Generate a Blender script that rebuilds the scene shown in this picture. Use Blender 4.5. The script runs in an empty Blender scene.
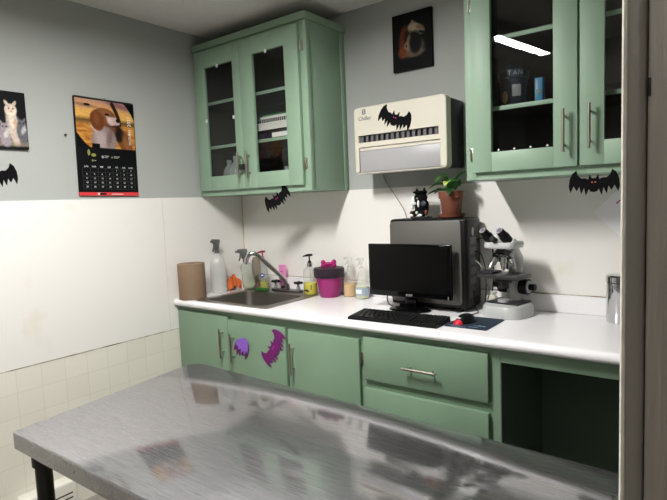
import bpy, bmesh, math, random
from mathutils import Vector, Matrix, noise
random.seed(7)
PI = math.pi
S = bpy.context.scene
C = S.collection

# ------------------------------------------------------------------ colour / materials
def lin(c):
    if isinstance(c, str):
        c = tuple(int(c[i:i + 2], 16) / 255 for i in (0, 2, 4))
    return tuple((x / 12.92 if x <= .04045 else ((x + .055) / 1.055) ** 2.4) for x in c)

def mat(name, color, rough=.5, metal=0, bump=0, bscale=60, var=0, vscale=6, spec=None, trans=0, alpha=None, coat=0, stretch=None, rvar=0, emit=0):
    m = bpy.data.materials.new(name); m.use_nodes = True
    nt = m.node_tree; p = nt.nodes['Principled BSDF']
    col = lin(color) + (1,)
    p.inputs['Base Color'].default_value = col
    p.inputs['Roughness'].default_value = rough
    p.inputs['Metallic'].default_value = metal
    if spec is not None: p.inputs['Specular IOR Level'].default_value = spec
    if trans: p.inputs['Transmission Weight'].default_value = trans
    if coat: p.inputs['Coat Weight'].default_value = coat
    if emit:
        p.inputs['Emission Color'].default_value = col; p.inputs['Emission Strength'].default_value = emit
    tc = nt.nodes.new('ShaderNodeTexCoord')
    vec = tc.outputs['Object']
    if stretch:
        mp = nt.nodes.new('ShaderNodeMapping'); mp.inputs['Scale'].default_value = stretch
        nt.links.new(vec, mp.inputs['Vector']); vec = mp.outputs['Vector']
    def nz(scale, detail=4):
        n = nt.nodes.new('ShaderNodeTexNoise'); n.inputs['Scale'].default_value = scale; n.inputs['Detail'].default_value = detail
        nt.links.new(vec, n.inputs['Vector']); return n
    if var:
        n = nz(vscale)
        r = nt.nodes.new('ShaderNodeMapRange'); r.inputs['From Min'].default_value = .3; r.inputs['From Max'].default_value = .7
        r.inputs['To Min'].default_value = 1 - var; r.inputs['To Max'].default_value = 1 + var
        nt.links.new(n.outputs['Fac'], r.inputs['Value'])
        h = nt.nodes.new('ShaderNodeHueSaturation'); h.inputs['Color'].default_value = col
        nt.links.new(r.outputs['Result'], h.inputs['Value']); nt.links.new(h.outputs['Color'], p.inputs['Base Color'])
    if rvar:
        n = nz(vscale * 2)
        r = nt.nodes.new('ShaderNodeMapRange'); r.inputs['From Min'].default_value = .3; r.inputs['From Max'].default_value = .7
        r.inputs['To Min'].default_value = max(.02, rough - rvar); r.inputs['To Max'].default_value = rough + rvar
        nt.links.new(n.outputs['Fac'], r.inputs['Value']); nt.links.new(r.outputs['Result'], p.inputs['Roughness'])
    if bump:
        n = nz(bscale, 3)
        b = nt.nodes.new('ShaderNodeBump'); b.inputs['Strength'].default_value = bump; b.inputs['Distance'].default_value = .004
        nt.links.new(n.outputs['Fac'], b.inputs['Height']); nt.links.new(b.outputs['Normal'], p.inputs['Normal'])
    return m

def schlick(nt, f0=.04):
    lw = nt.nodes.new('ShaderNodeLayerWeight'); lw.inputs['Blend'].default_value = .5
    pw = nt.nodes.new('ShaderNodeMath'); pw.operation = 'POWER'; pw.inputs[1].default_value = 5; nt.links.new(lw.outputs['Facing'], pw.inputs[0])
    ma = nt.nodes.new('ShaderNodeMath'); ma.operation = 'MULTIPLY_ADD'; ma.inputs[1].default_value = 1 - f0; ma.inputs[2].default_value = f0
    nt.links.new(pw.outputs[0], ma.inputs[0]); return ma

def glass_mat(name, tint=(1, 1, 1), rough=.0, extra=0.0, ior=1.5):
    """thin clear pane: fresnel mix of a transparent and a mirror lobe"""
    m = bpy.data.materials.new(name); m.use_nodes = True
    nt = m.node_tree; nt.nodes.clear()
    o = nt.nodes.new('ShaderNodeOutputMaterial'); mx = nt.nodes.new('ShaderNodeMixShader')
    t = nt.nodes.new('ShaderNodeBsdfTransparent'); t.inputs['Color'].default_value = tint + (1,)
    g = nt.nodes.new('ShaderNodeBsdfGlossy'); g.inputs['Roughness'].default_value = rough
    f = schlick(nt)
    a = nt.nodes.new('ShaderNodeMath'); a.operation = 'ADD'; a.inputs[1].default_value = extra
    nt.links.new(f.outputs[0], a.inputs[0]); nt.links.new(a.outputs[0], mx.inputs[0])
    nt.links.new(t.outputs[0], mx.inputs[1]); nt.links.new(g.outputs[0], mx.inputs[2]); nt.links.new(mx.outputs[0], o.inputs['Surface'])
    return m

def clear_plastic(name, color, dens, rough=.12):
    """translucent plastic: transparent + diffuse/translucent + gloss"""
    m = bpy.data.materials.new(name); m.use_nodes = True
    nt = m.node_tree; nt.nodes.clear(); c = lin(color) + (1,)
    o = nt.nodes.new('ShaderNodeOutputMaterial')
    t = nt.nodes.new('ShaderNodeBsdfTransparent'); t.inputs['Color'].default_value = tuple(.6 + .4 * x for x in c[:3]) + (1,)
    d = nt.nodes.new('ShaderNodeBsdfDiffuse'); d.inputs['Color'].default_value = c
    tl = nt.nodes.new('ShaderNodeBsdfTranslucent'); tl.inputs['Color'].default_value = c
    m1 = nt.nodes.new('ShaderNodeMixShader'); m1.inputs[0].default_value = .45
    nt.links.new(d.outputs[0], m1.inputs[1]); nt.links.new(tl.outputs[0], m1.inputs[2])
    m2 = nt.nodes.new('ShaderNodeMixShader'); m2.inputs[0].default_value = dens
    nt.links.new(t.outputs[0], m2.inputs[1]); nt.links.new(m1.outputs[0], m2.inputs[2])
    g = nt.nodes.new('ShaderNodeBsdfGlossy'); g.inputs['Roughness'].default_value = rough
    f = schlick(nt)
    m3 = nt.nodes.new('ShaderNodeMixShader')
    nt.links.new(f.outputs[0], m3.inputs[0]); nt.links.new(m2.outputs[0], m3.inputs[1]); nt.links.new(g.outputs[0], m3.inputs[2])
    nt.links.new(m3.outputs[0], o.inputs['Surface'])
    return m

M = {}
M['grey_paint'] = mat('grey wall paint', 'aeb1ad', .75, bump=.12, bscale=120, var=.02, vscale=3)
M['ceiling'] = mat('textured ceiling paint', 'e8e4e0', .9, bump=.9, bscale=170, var=.02, vscale=40)
M['floor'] = mat('grey vinyl floor', '8f8a82', .5, var=.06, vscale=5)
M['dark_wall'] = mat('far room paint', '85837e', .8)
M['green'] = mat('sage green gloss paint', '8fa992', .48, bump=.05, bscale=35, var=.03, vscale=4)
M['green_low'] = mat('sage green worn paint', '78927a', .42, bump=.08, bscale=25, var=.05, vscale=5)
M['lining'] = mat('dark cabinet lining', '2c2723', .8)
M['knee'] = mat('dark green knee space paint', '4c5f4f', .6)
M['steel_handle'] = mat('brushed nickel', 'b5afa4', .3, 1)
M['laminate'] = mat('white laminate', 'f3f1f3', .22, var=.01, vscale=8)
M['chrome'] = mat('chrome', 'c9c9c9', .12, 1)
M['dark_chrome'] = mat('worn chrome', '7c7c7c', .25, 1)
M['sink_steel'] = mat('sink steel', 'a5a29c', .33, 1)
M['black_plastic'] = mat('black plastic', '0f0f10', .4, spec=.2)
M['black_gloss'] = mat('glossy black plastic', '060607', .16, spec=.2)
M['screen'] = mat('dark screen', '030304', .22, spec=.2)
M['tower_grey'] = mat('grey painted steel', '5a5854', .4, .2, var=.02)
M['white_plastic'] = mat('warm white plastic', 'd3cebf', .4)
M['flap_grey'] = mat('pale grey plastic', 'a5a4a6', .4)
M['slot_dark'] = mat('slot dark', '1b1b1c', .6)
M['louvre'] = mat('louvre grey', '6d6c6e', .45)
M['logo_grey'] = mat('logo grey blue', '56636f', .5)
M['felt_black'] = mat('black felt', '0b090c', .95, spec=.2, bump=.4, bscale=400)
M['felt_purple'] = mat('purple felt', '6e1566', .95, bump=.4, bscale=400)
M['felt_violet'] = mat('violet felt', '8a5cc4', .9, bump=.3, bscale=400)
M['pink'] = mat('hot pink felt', 'd02fa0', .8)
M['orange_eye'] = mat('salmon felt', 'e0795c', .8)
M['kraft'] = mat('brown paper towel', '917962', .9, bump=.35, bscale=160, var=.03, vscale=30)
M['card'] = mat('grey card core', '6f5a45', .9)
M['bottle_hdpe'] = clear_plastic('milky bottle plastic', 'f2f2f0', .8, .3)
M['bottle_clear'] = clear_plastic('clear bottle plastic', 'eef0ec', .16)
M['bottle_frost'] = clear_plastic('frosted bottle plastic', 'e2e8de', .6, .25)
M['bottle_cab'] = clear_plastic('clear water bottle plastic', 'dfe6e4', .45)
M['spray_grey'] = mat('grey trigger plastic', '5d5e5d', .45)
M['liq_clear'] = clear_plastic('cloudy water', 'e4e5e6', .8, .1)
M['liq_yellow'] = mat('yellow soap', 'dccf00', .15, emit=0)
M['liq_peach'] = mat('peach liquid', 'e3bd86', .2)
M['liq_pale'] = mat('pale liquid', 'dfe0bd', .2)
M['liq_lime'] = mat('yellow green liquid', 'b9b93c', .2)
M['label_white'] = mat('white label', 'e8e8e6', .5)
M['label_blue'] = mat('blue label', '2d54a0', .5)
M['label_grey'] = mat('grey blue label', '9fb0bd', .5)
M['red_plastic'] = mat('dark red plastic', '8e1a24', .3)
M['red'] = mat('red print', 'd23a40', .45)
M['orange_cloth'] = mat('orange microfibre', 'cf6a38', .95, bump=.6, bscale=260, var=.06, vscale=30)
M['sponge'] = mat('green scouring pad', '2b5f25', .95, bump=.8, bscale=300, var=.1, vscale=60)
M['pink_plastic'] = mat('pink tube plastic', 'e58cc0', .35)
M['pink_dark'] = mat('magenta print', 'b04391', .4)
M['magenta'] = mat('magenta plastic', '9c2270', .4)
M['magenta_bone'] = mat('magenta bone plastic', 'a8146c', .35)
M['glitter'] = mat('dark purple glitter', '2c1a2a', .4, .3, bump=1, bscale=500, var=.5, vscale=300)
M['taupe'] = mat('taupe plastic', '8d8072', .5)
M['terracotta'] = mat('terracotta plastic', '703f2a', .6, var=.05, vscale=20)
M['soil'] = mat('potting soil', '2a1f18', .95, bump=1, bscale=150)
M['leaf'] = mat('leaf green', '35702c', .38, var=.18, vscale=40)
M['leaf_dark'] = mat('dark leaf green', '20491f', .4, var=.15, vscale=40)
M['leaf_pale'] = mat('pale variegated leaf', 'b6c46a', .4)
M['mic_grey'] = mat('microscope grey enamel', 'bcbebc', .35)
M['mic_dark'] = mat('dark microscope enamel', '2a2b2c', .4)
M['lens'] = mat('eyepiece lens', '8c7a98', .1, .3)
M['pad_navy'] = mat('navy mouse pad cloth', '14283c', .8)
M['print_pale'] = mat('pale print', '9fb2bd', .7)
M['mouse_red'] = mat('red mouse front', 'e02238', .3)
M['white'] = mat('white print', 'efefec', .5)
M['cable'] = mat('black cable', '0d0d0d', .5)
M['cable_grey'] = mat('grey cable', '8b8b88', .5)
M['canvas_edge'] = mat('black canvas edge', '0a0a0b', .6, spec=.15)
M['cal_black'] = mat('black calendar print', '0c0c0e', .4, spec=.15)
M['grid_grey'] = mat('grey grid line', '4a4a4d', .5)
M['olive_print'] = mat('olive emblem print', '8f8f48', .5)
M['paper'] = mat('white paper', 'f8f6fa', .8)
M['fridge'] = mat('brushed grey door steel', 'aea79e', .42, .25, bump=.25, bscale=30, var=.06, vscale=3, stretch=(6, 6, .5))
M['gasket'] = mat('dark gasket', '151513', .7)
M['jamb_edge'] = mat('pale worn jamb', 'a39c93', .45, .1, bump=.3, bscale=60, var=.05)
M['edge_lit'] = mat('painted edge highlight', 'd8d2c4', .5, bump=.3, bscale=80, var=.1, vscale=40)  # pale colour stands in for light on the jamb edge
M['leg_dark'] = mat('dark steel tube', '34332f', .4, .6, var=.1, vscale=12)
M['box_white'] = mat('white appliance plastic', 'e6e2d8', .4)
M['navy_cover'] = mat('navy folder', '161a33', .5)
M['green_cover'] = mat('green folder', '3b7a52', .5)
M['black_cover'] = mat('black folder', '0e0e10', .5)
M['paper_edge'] = mat('page edges', 'dcdad4', .85, bump=.4, bscale=300, stretch=(1, 1, 30))
M['bucket_dark'] = mat('smoky grey plastic', '3e4350', .3)
M['blue_box'] = mat('turquoise box print', '2f86b0', .45, var=.1, vscale=25)
M['dim_red'] = mat('dull red plastic', '7a1f26', .5)
M['pane'] = glass_mat('cabinet glass', (.95, .96, .955), 0.0, .0)
M['brass'] = mat('old brass', '9a8a5a', .4, .9)
M['caulk'] = mat('yellowed caulk', 'cdbd84', .7, var=.2, vscale=20)
M['fixture'] = mat('white fixture enamel', 'dcdcd8', .5)

def seam_mat():
    m = mat('stained seam', 'b5a48c', .8); nt = m.node_tree; p = nt.nodes['Principled BSDF']
    tc = nt.nodes.new('ShaderNodeTexCoord'); n = nt.nodes.new('ShaderNodeTexNoise'); n.inputs['Scale'].default_value = 14
    r = nt.nodes.new('ShaderNodeValToRGB'); r.color_ramp.elements[0].position = .38; r.color_ramp.elements[0].color = lin('6e5638') + (1,)
    r.color_ramp.elements[1].position = .62; r.color_ramp.elements[1].color = lin('cfc6b4') + (1,)
    nt.links.new(tc.outputs['Object'], n.inputs['Vector']); nt.links.new(n.outputs['Fac'], r.inputs[0]); nt.links.new(r.outputs[0], p.inputs['Base Color'])
    return m
M['seam'] = seam_mat()

def panel_mat():
    """white wall panel with faint yellow stains"""
    m = mat('white wall panel', 'eeebe7', .42); nt = m.node_tree; p = nt.nodes['Principled BSDF']
    tc = nt.nodes.new('ShaderNodeTexCoord'); n = nt.nodes.new('ShaderNodeTexNoise'); n.inputs['Scale'].default_value = 5; n.inputs['Detail'].default_value = 6
    r = nt.nodes.new('ShaderNodeValToRGB'); r.color_ramp.elements[0].position = .62; r.color_ramp.elements[0].color = lin('eeebe7') + (1,)
    r.color_ramp.elements[1].position = .82; r.color_ramp.elements[1].color = lin('e6dfcc') + (1,)
    nt.links.new(tc.outputs['Object'], n.inputs['Vector']); nt.links.new(n.outputs['Fac'], r.inputs[0]); nt.links.new(r.outputs[0], p.inputs['Base Color'])
    n2 = nt.nodes.new('ShaderNodeTexNoise'); n2.inputs['Scale'].default_value = 180
    b = nt.nodes.new('ShaderNodeBump'); b.inputs['Strength'].default_value = .06; b.inputs['Distance'].default_value = .003
    nt.links.new(tc.outputs['Object'], n2.inputs['Vector']); nt.links.new(n2.outputs['Fac'], b.inputs['Height']); nt.links.new(b.outputs['Normal'], p.inputs['Normal'])
    return m
M['panel'] = panel_mat()

def tile_mat():
    m = mat('white wall tile', 'e3dfd2', .35); nt = m.node_tree; p = nt.nodes['Principled BSDF']
    tc = nt.nodes.new('ShaderNodeTexCoord'); sp = nt.nodes.new('ShaderNodeSeparateXYZ'); cb = nt.nodes.new('ShaderNodeCombineXYZ')
    nt.links.new(tc.outputs['Object'], sp.inputs[0])
    ay = nt.nodes.new('ShaderNodeMath'); ay.inputs[1].default_value = .659 + .108 * 40
    az = nt.nodes.new('ShaderNodeMath'); az.inputs[1].default_value = -.73 + .108 * 10
    nt.links.new(sp.outputs['Y'], ay.inputs[0]); nt.links.new(sp.outputs['Z'], az.inputs[0])
    nt.links.new(ay.outputs[0], cb.inputs[0]); nt.links.new(az.outputs[0], cb.inputs[1])
    br = nt.nodes.new('ShaderNodeTexBrick'); br.offset = 0; br.squash = 1
    br.inputs['Scale'].default_value = 1; br.inputs['Brick Width'].default_value = .108; br.inputs['Row Height'].default_value = .108
    br.inputs['Mortar Size'].default_value = .0012; br.inputs['Mortar Smooth'].default_value = .3; br.inputs['Bias'].default_value = 0
    br.inputs['Color1'].default_value = lin('e9e5da') + (1,); br.inputs['Color2'].default_value = lin('e6e1d5') + (1,); br.inputs['Mortar'].default_value = lin('d6d0c2') + (1,)
    nt.links.new(cb.outputs[0], br.inputs['Vector']); nt.links.new(br.outputs['Color'], p.inputs['Base Color'])
    b = nt.nodes.new('ShaderNodeBump'); b.inputs['Strength'].default_value = .2; b.inputs['Distance'].default_value = .0015; b.invert = True
    nt.links.new(br.outputs['Fac'], b.inputs['Height']); nt.links.new(b.outputs['Normal'], p.inputs['Normal'])
    return m
M['tile'] = tile_mat()

def table_mat():
    """scratched stainless steel"""
    m = mat('scratched stainless steel', 'a3a1a0', .2, 1); nt = m.node_tree; p = nt.nodes['Principled BSDF']
    tc = nt.nodes.new('ShaderNodeTexCoord')
    def streak(rot, sc, scale):
        mp = nt.nodes.new('ShaderNodeMapping'); mp.inputs['Rotation'].default_value = (0, 0, rot); mp.inputs['Scale'].default_value = sc
        n = nt.nodes.new('ShaderNodeTexNoise'); n.inputs['Scale'].default_value = scale; n.inputs['Detail'].default_value = 5; n.inputs['Roughness'].default_value = .65
        nt.links.new(tc.outputs['Object'], mp.inputs[0]); nt.links.new(mp.outputs[0], n.inputs['Vector']); return n.outputs['Fac']
    a = streak(.1, (1, 30, 1), 9); b = streak(1.2, (1, 30, 1), 10); c = streak(0, (1, 1, 1), 3.5)
    ad = nt.nodes.new('ShaderNodeMath'); nt.links.new(a, ad.inputs[0]); nt.links.new(b, ad.inputs[1])
    bp = nt.nodes.new('ShaderNodeBump'); bp.inputs['Strength'].default_value = .012; bp.inputs['Distance'].default_value = .0005
    nt.links.new(ad.outputs[0], bp.inputs['Height']); nt.links.new(bp.outputs['Normal'], p.inputs['Normal'])
    mul = nt.nodes.new('ShaderNodeMath'); mul.operation = 'MULTIPLY'; nt.links.new(a, mul.inputs[0]); nt.links.new(c, mul.inputs[1])
    r = nt.nodes.new('ShaderNodeMapRange'); r.inputs['From Min'].default_value = .12; r.inputs['From Max'].default_value = .42
    r.inputs['To Min'].default_value = .06; r.inputs['To Max'].default_value = .12
    nt.links.new(mul.outputs[0], r.inputs['Value']); nt.links.new(r.outputs[0], p.inputs['Roughness'])
    r2 = nt.nodes.new('ShaderNodeValToRGB'); r2.color_ramp.elements[0].position = .3; r2.color_ramp.elements[0].color = lin('a5a4a7') + (1,)
    r2.color_ramp.elements[1].position = .75; r2.color_ramp.elements[1].color = lin('bcbbbd') + (1,)
    nt.links.new(a, r2.inputs[0]); nt.links.new(r2.outputs[0], p.inputs['Base Color'])
    g = nt.nodes.new('ShaderNodeBsdfGlossy'); g.inputs['Roughness'].default_value = .5; nt.links.new(r2.outputs[0], g.inputs['Color']); nt.links.new(bp.outputs['Normal'], g.inputs['Normal'])
    mx = nt.nodes.new('ShaderNodeMixShader'); mx.inputs[0].default_value = .3
    mxs = nt.nodes.new('ShaderNodeMath'); mxs.operation = 'MAXIMUM'; nt.links.new(streak(.35, (1.5, 90, 1), 9), mxs.inputs[0]); nt.links.new(streak(-.7, (1.5, 90, 1), 9), mxs.inputs[1])
    rm = nt.nodes.new('ShaderNodeMapRange'); rm.inputs['From Min'].default_value = .54; rm.inputs['From Max'].default_value = .72; rm.inputs['To Min'].default_value = .27; rm.inputs['To Max'].default_value = .46
    nt.links.new(mxs.outputs[0], rm.inputs['Value']); nt.links.new(rm.outputs[0], mx.inputs[0])
    nt.links.new(p.outputs[0], mx.inputs[1]); nt.links.new(g.outputs[0], mx.inputs[2]); nt.links.new(mx.outputs[0], nt.nodes['Material Output'].inputs['Surface'])
    return m
M['table'] = table_mat()

def vcol_mat(name, rough=.4):
    m = mat(name, 'ffffff', rough, spec=.12); nt = m.node_tree
    a = nt.nodes.new('ShaderNodeAttribute'); a.attribute_name = 'print'
    nt.links.new(a.outputs['Color'], nt.nodes['Principled BSDF'].inputs['Base Color']); return m
M['print'] = vcol_mat('photo print')
M['canvas_print'] = vcol_mat('canvas photo print', .6)

def tube_light_mat(LAMP):
    m = bpy.data.materials.new('fluorescent lens'); m.use_nodes = True; nt = m.node_tree; nt.nodes.clear()
    o = nt.nodes.new('ShaderNodeOutputMaterial'); e = nt.nodes.new('ShaderNodeEmission')
    e.inputs['Color'].default_value = (1, .985, .955, 1); e.inputs['Strength'].default_value = LAMP
    nt.links.new(e.outputs[0], o.inputs['Surface']); return m
M['lamp'] = tube_light_mat(172.0)
M['lamp_fill'] = tube_light_mat(11.0)  # weak emission for the added fill lamp

# ------------------------------------------------------------------ mesh builder
def spline(pts, n=6, closed=False):
    P = [Vector(p) for p in pts]; out = []; N = len(P)
    rng = N if closed else N - 1
    for i in range(rng):
        if closed: a, b, c, d = P[i - 1], P[i], P[(i + 1) % N], P[(i + 2) % N]
        else: a, b, c, d = P[max(i - 1, 0)], P[i], P[i + 1], P[min(i + 2, N - 1)]
        for k in range(n):
            t = k / n
            out.append(.5 * ((2 * b) + (c - a) * t + (2 * a - 5 * b + 4 * c - d) * t * t + (3 * b - a - 3 * c + d) * t ** 3))
    if not closed: out.append(P[-1])
    return out

class MB:
    def __init__(s): s.v = []; s.f = []; s.mi = 0; s.X = Matrix.Identity(4)
    def _add(s, bm):
        off = len(s.v); bm.verts.index_update()
        s.v += [s.X @ v.co for v in bm.verts]
        s.f += [([off + v.index for v in f.verts], s.mi) for f in bm.faces]; bm.free(); return s
    def raw(s, verts, faces):
        off = len(s.v); s.v += [s.X @ Vector(v) for v in verts]; s.f += [([off + i for i in f], s.mi) for f in faces]; return s
    def box(s, x0, x1, y0, y1, z0, z1, bev=0, seg=2):
        bm = bmesh.new(); bmesh.ops.create_cube(bm, size=1)
        for v in bm.verts:
            v.co = Vector(((x0 + x1) / 2 + v.co.x * (x1 - x0), (y0 + y1) / 2 + v.co.y * (y1 - y0), (z0 + z1) / 2 + v.co.z * (z1 - z0)))
        if bev: bmesh.ops.bevel(bm, geom=bm.edges[:], offset=bev, segments=seg, affect='EDGES', profile=.5, clamp_overlap=True)
        return s._add(bm)
    def rings(s, rings, cap0=True, cap1=True, closed=False):
        n = len(rings[0]); vs = [p for r in rings for p in r]; fs = []
        R = len(rings)
        for i in range(R if closed else R - 1):
            j = (i + 1) % R
            for k in range(n):
                l = (k + 1) % n; fs.append((i * n + k, i * n + l, j * n + l, j * n + k))
        if not closed:
            if cap0: fs.append(tuple(reversed(range(n))))
            if cap1: fs.append(tuple((R - 1) * n + k for k in range(n)))
        return s.raw(vs, fs)
    def cyl(s, p0, p1, r0, r1=None, n=20):
        p0, p1 = Vector(p0), Vector(p1); r1 = r0 if r1 is None else r1
        q = (p1 - p0).to_track_quat('Z', 'Y'); R = []
        for p, r in ((p0, r0), (p1, r1)):
            R.append([p + q @ Vector((r * math.cos(2 * PI * k / n), r * math.sin(2 * PI * k / n), 0)) for k in range(n)])
        return s.rings(R)
    def lathe(s, prof, c=(0, 0, 0), n=28, sx=1, sy=1):
        c = Vector(c)
        R = [[c + Vector((max(r, 1e-4) * sx * math.cos(2 * PI * k / n), max(r, 1e-4) * sy * math.sin(2 * PI * k / n), z)) for k in range(n)] for r, z in prof]
        return s.rings(R)
    def tube(s, pts, r, n=10, sm=6):
        P = spline(pts, sm) if sm else [Vector(p) for p in pts]
        rf = r if callable(r) else (lambda t: r)
        R = []; up = Vector((.13, .31, .94))
        for i, p in enumerate(P):
            d = (P[min(i + 1, len(P) - 1)] - P[max(i - 1, 0)]).normalized()
            a = d.cross(up)
            if a.length < 1e-4: a = d.cross(Vector((1, 0, 0)))
            a.normalize(); b = d.cross(a).normalized(); up = -b if up.dot(b) < 0 else b
            a = d.cross(up).normalized(); rr = rf(i / (len(P) - 1))
            R.append([p + (a * math.cos(2 * PI * k / n) + up * math.sin(2 * PI * k / n)) * rr for k in range(n)])
        return s.rings(R)
    def sph(s, c, rx, ry=None, rz=None, u=20, v=12):
        bm = bmesh.new(); bmesh.ops.create_uvsphere(bm, u_segments=u, v_segments=v, radius=1)
        ry = ry or rx; rz = rz or rx
        for w in bm.verts: w.co = Vector((c[0] + w.co.x * rx, c[1] + w.co.y * ry, c[2] + w.co.z * rz))
        return s._add(bm)
    def prism(s, poly, y0, y1, bev=0):
        """polygon in x,z extruded along y"""
        bm = bmesh.new(); a = [bm.verts.new((p[0], y0, p[1])) for p in poly]; f = bm.faces.new(a)
        r = bmesh.ops.extrude_face_region(bm, geom=[f]); vs = [e for e in r['geom'] if isinstance(e, bmesh.types.BMVert)]
        bmesh.ops.translate(bm, verts=vs, vec=(0, y1 - y0, 0)); bmesh.ops.recalc_face_normals(bm, faces=bm.faces[:])
        if bev: bmesh.ops.bevel(bm, geom=bm.edges[:], offset=bev, segments=2, affect='EDGES', profile=.5, clamp_overlap=True)
        return s._add(bm)
    def prismz(s, poly, z0, z1, bev=0, seg=2):
        bm = bmesh.new(); a = [bm.verts.new((p[0], p[1], z0)) for p in poly]; f = bm.faces.new(a)
        r = bmesh.ops.extrude_face_region(bm, geom=[f]); vs = [e for e in r['geom'] if isinstance(e, bmesh.types.BMVert)]
        bmesh.ops.translate(bm, verts=vs, vec=(0, 0, z1 - z0)); bmesh.ops.recalc_face_normals(bm, faces=bm.faces[:])
        if bev:
            es = [e for e in bm.edges if abs(e.verts[0].co.z - e.verts[1].co.z) < 1e-6]
            bmesh.ops.bevel(bm, geom=es, offset=bev, segments=seg, affect='EDGES', profile=.5, clamp_overlap=True)
        return s._add(bm)
    def text(s, body, size, x, z, y, depth=.0004, align='CENTER', rot=0, shear=0):
        """raised lettering facing -y"""
        cu = bpy.data.curves.new('lettering', 'FONT'); cu.body = body; cu.size = size; cu.align_x = align; cu.align_y = 'CENTER'
        cu.extrude = depth / 2; cu.shear = shear; cu.resolution_u = 3
        o = bpy.data.objects.new('lettering', cu); C.objects.link(o)
        me = o.to_mesh(); X = Matrix.Translation((x, y, z)) @ Matrix.Rotation(rot, 4, 'Y') @ Matrix.Rotation(PI / 2, 4, 'X')
        s.raw([X @ v.co for v in me.vertices], [tuple(p.vertices) for p in me.polygons])
        o.to_mesh_clear(); bpy.data.objects.remove(o); bpy.data.curves.remove(cu); return s
    def build(s, name, m, parent=None, loc=None, rz=0, smooth=True, ang=38):
        me = bpy.data.meshes.new(name); me.from_pydata([tuple(v) for v in s.v], [], [f for f, _ in s.f])
        for x in (m if isinstance(m, (list, tuple)) else [m]): me.materials.append(M[x])
        for p, (_, k) in zip(me.polygons, s.f): p.material_index = k; p.use_smooth = smooth
        bm = bmesh.new(); bm.from_mesh(me); bmesh.ops.recalc_face_normals(bm, faces=bm.faces[:]); bm.to_mesh(me); bm.free()
        if smooth: me.set_sharp_from_angle(angle=math.radians(ang))
        o = bpy.data.objects.new(name, me); C.objects.link(o)
        if parent: o.parent = parent
        if loc: o.location = loc
        if rz: o.rotation_euler.z = rz
        return o

def tag(o, label=None, cat=None, group=None, kind=None):
    if label: o['label'] = label
    if cat: o['category'] = cat
    if group: o['group'] = group
    if kind: o['kind'] = kind
    return o
def thing(name, label, cat, loc=(0, 0, 0), rz=0, group=None):
    o = bpy.data.objects.new(name, None); C.objects.link(o); o.location = loc; o.rotation_euler.z = rz
    o.empty_display_size = .05
    return tag(o, label, cat, group)
def struct(name, label, mb, m):
    o = mb.build(name, m); return tag(o, label, name.split('_')[0], kind='structure')

def paint(name, parent, w, h, nx, ny, fn, m, loc=(0, 0, 0), y=0):
    """a print: a flat mesh facing -y whose ink colours are stored per vertex; fn(u, v) with v up"""
    vs = []; cs = []
    for j in range(ny + 1):
        for i in range(nx + 1):
            u, v = i / nx, j / ny; vs.append((u * w, y, v * h)); cs.append(fn(u, v))
    fs = [(j * (nx + 1) + i, j * (nx + 1) + i + 1, (j + 1) * (nx + 1) + i + 1, (j + 1) * (nx + 1) + i) for j in range(ny) for i in range(nx)]
    me = bpy.data.meshes.new(name); me.from_pydata(vs, [], fs); me.materials.append(M[m])
    a = me.color_attributes.new('print', 'FLOAT_COLOR', 'POINT')
    for k, c in enumerate(cs): a.data[k].color = lin(tuple(max(0, min(1, x)) for x in c)) + (1,)
    o = bpy.data.objects.new(name, me); C.objects.link(o); o.parent = parent; o.location = loc; return o
def mixc(a, b, t): return tuple(x + (y - x) * t for x, y in zip(a, b))
def hx(s): return tuple(int(s[i:i + 2], 16) / 255 for i in (0, 2, 4))
def ell(u, v, cx, cy, rx, ry, rot=0, soft=.15):
    dx, dy = u - cx, v - cy; c, s_ = math.cos(rot), math.sin(rot)
    d = math.hypot((dx * c + dy * s_) / rx, (-dx * s_ + dy * c) / ry)
    t = (1 + soft - d) / (2 * soft); t = max(0, min(1, t)); return t * t * (3 - 2 * t)
def nzz(u, v, s=10, o=0): return noise.noise(Vector((u * s, v * s, o)))

def rrect(x0, x1, y0, y1, r, n=6):
    out = []
    for cx, cy, a0 in ((x1 - r, y1 - r, 0), (x0 + r, y1 - r, 90), (x0 + r, y0 + r, 180), (x1 - r, y0 + r, 270)):
        for k in range(n + 1):
            a = math.radians(a0 + 90 * k / n); out.append((cx + r * math.cos(a), cy + r * math.sin(a)))
    return out

# ------------------------------------------------------------------ the setting
ZC = 2.408; XR = 3.3; YF = -3.9
struct('floor', 'grey vinyl floor under the steel table', MB().box(-.1, XR + .1, YF - .1, .1, -.1, 0), 'floor')
struct('ceiling', 'pale textured ceiling above the wall cabinets', MB().box(-.1, XR + .1, YF - .1, .1, ZC, ZC + .1), 'ceiling')
struct('wall_left', 'grey painted left wall behind the calendar', MB().box(-.1, 0, YF, 0, 0, ZC), 'grey_paint')
struct('wall_back', 'grey painted back wall between the two green wall cabinets', MB().box(-.1, XR, 0, .1, 0, ZC), 'grey_paint')
struct('wall_right', 'plain right wall of the room', MB().box(XR, XR + .1, YF, 0, 0, ZC), 'dark_wall')
struct('wall_front', 'plain wall behind the photographer', MB().box(-.1, XR + .1, YF - .1, YF, 0, ZC), 'dark_wall')
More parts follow.
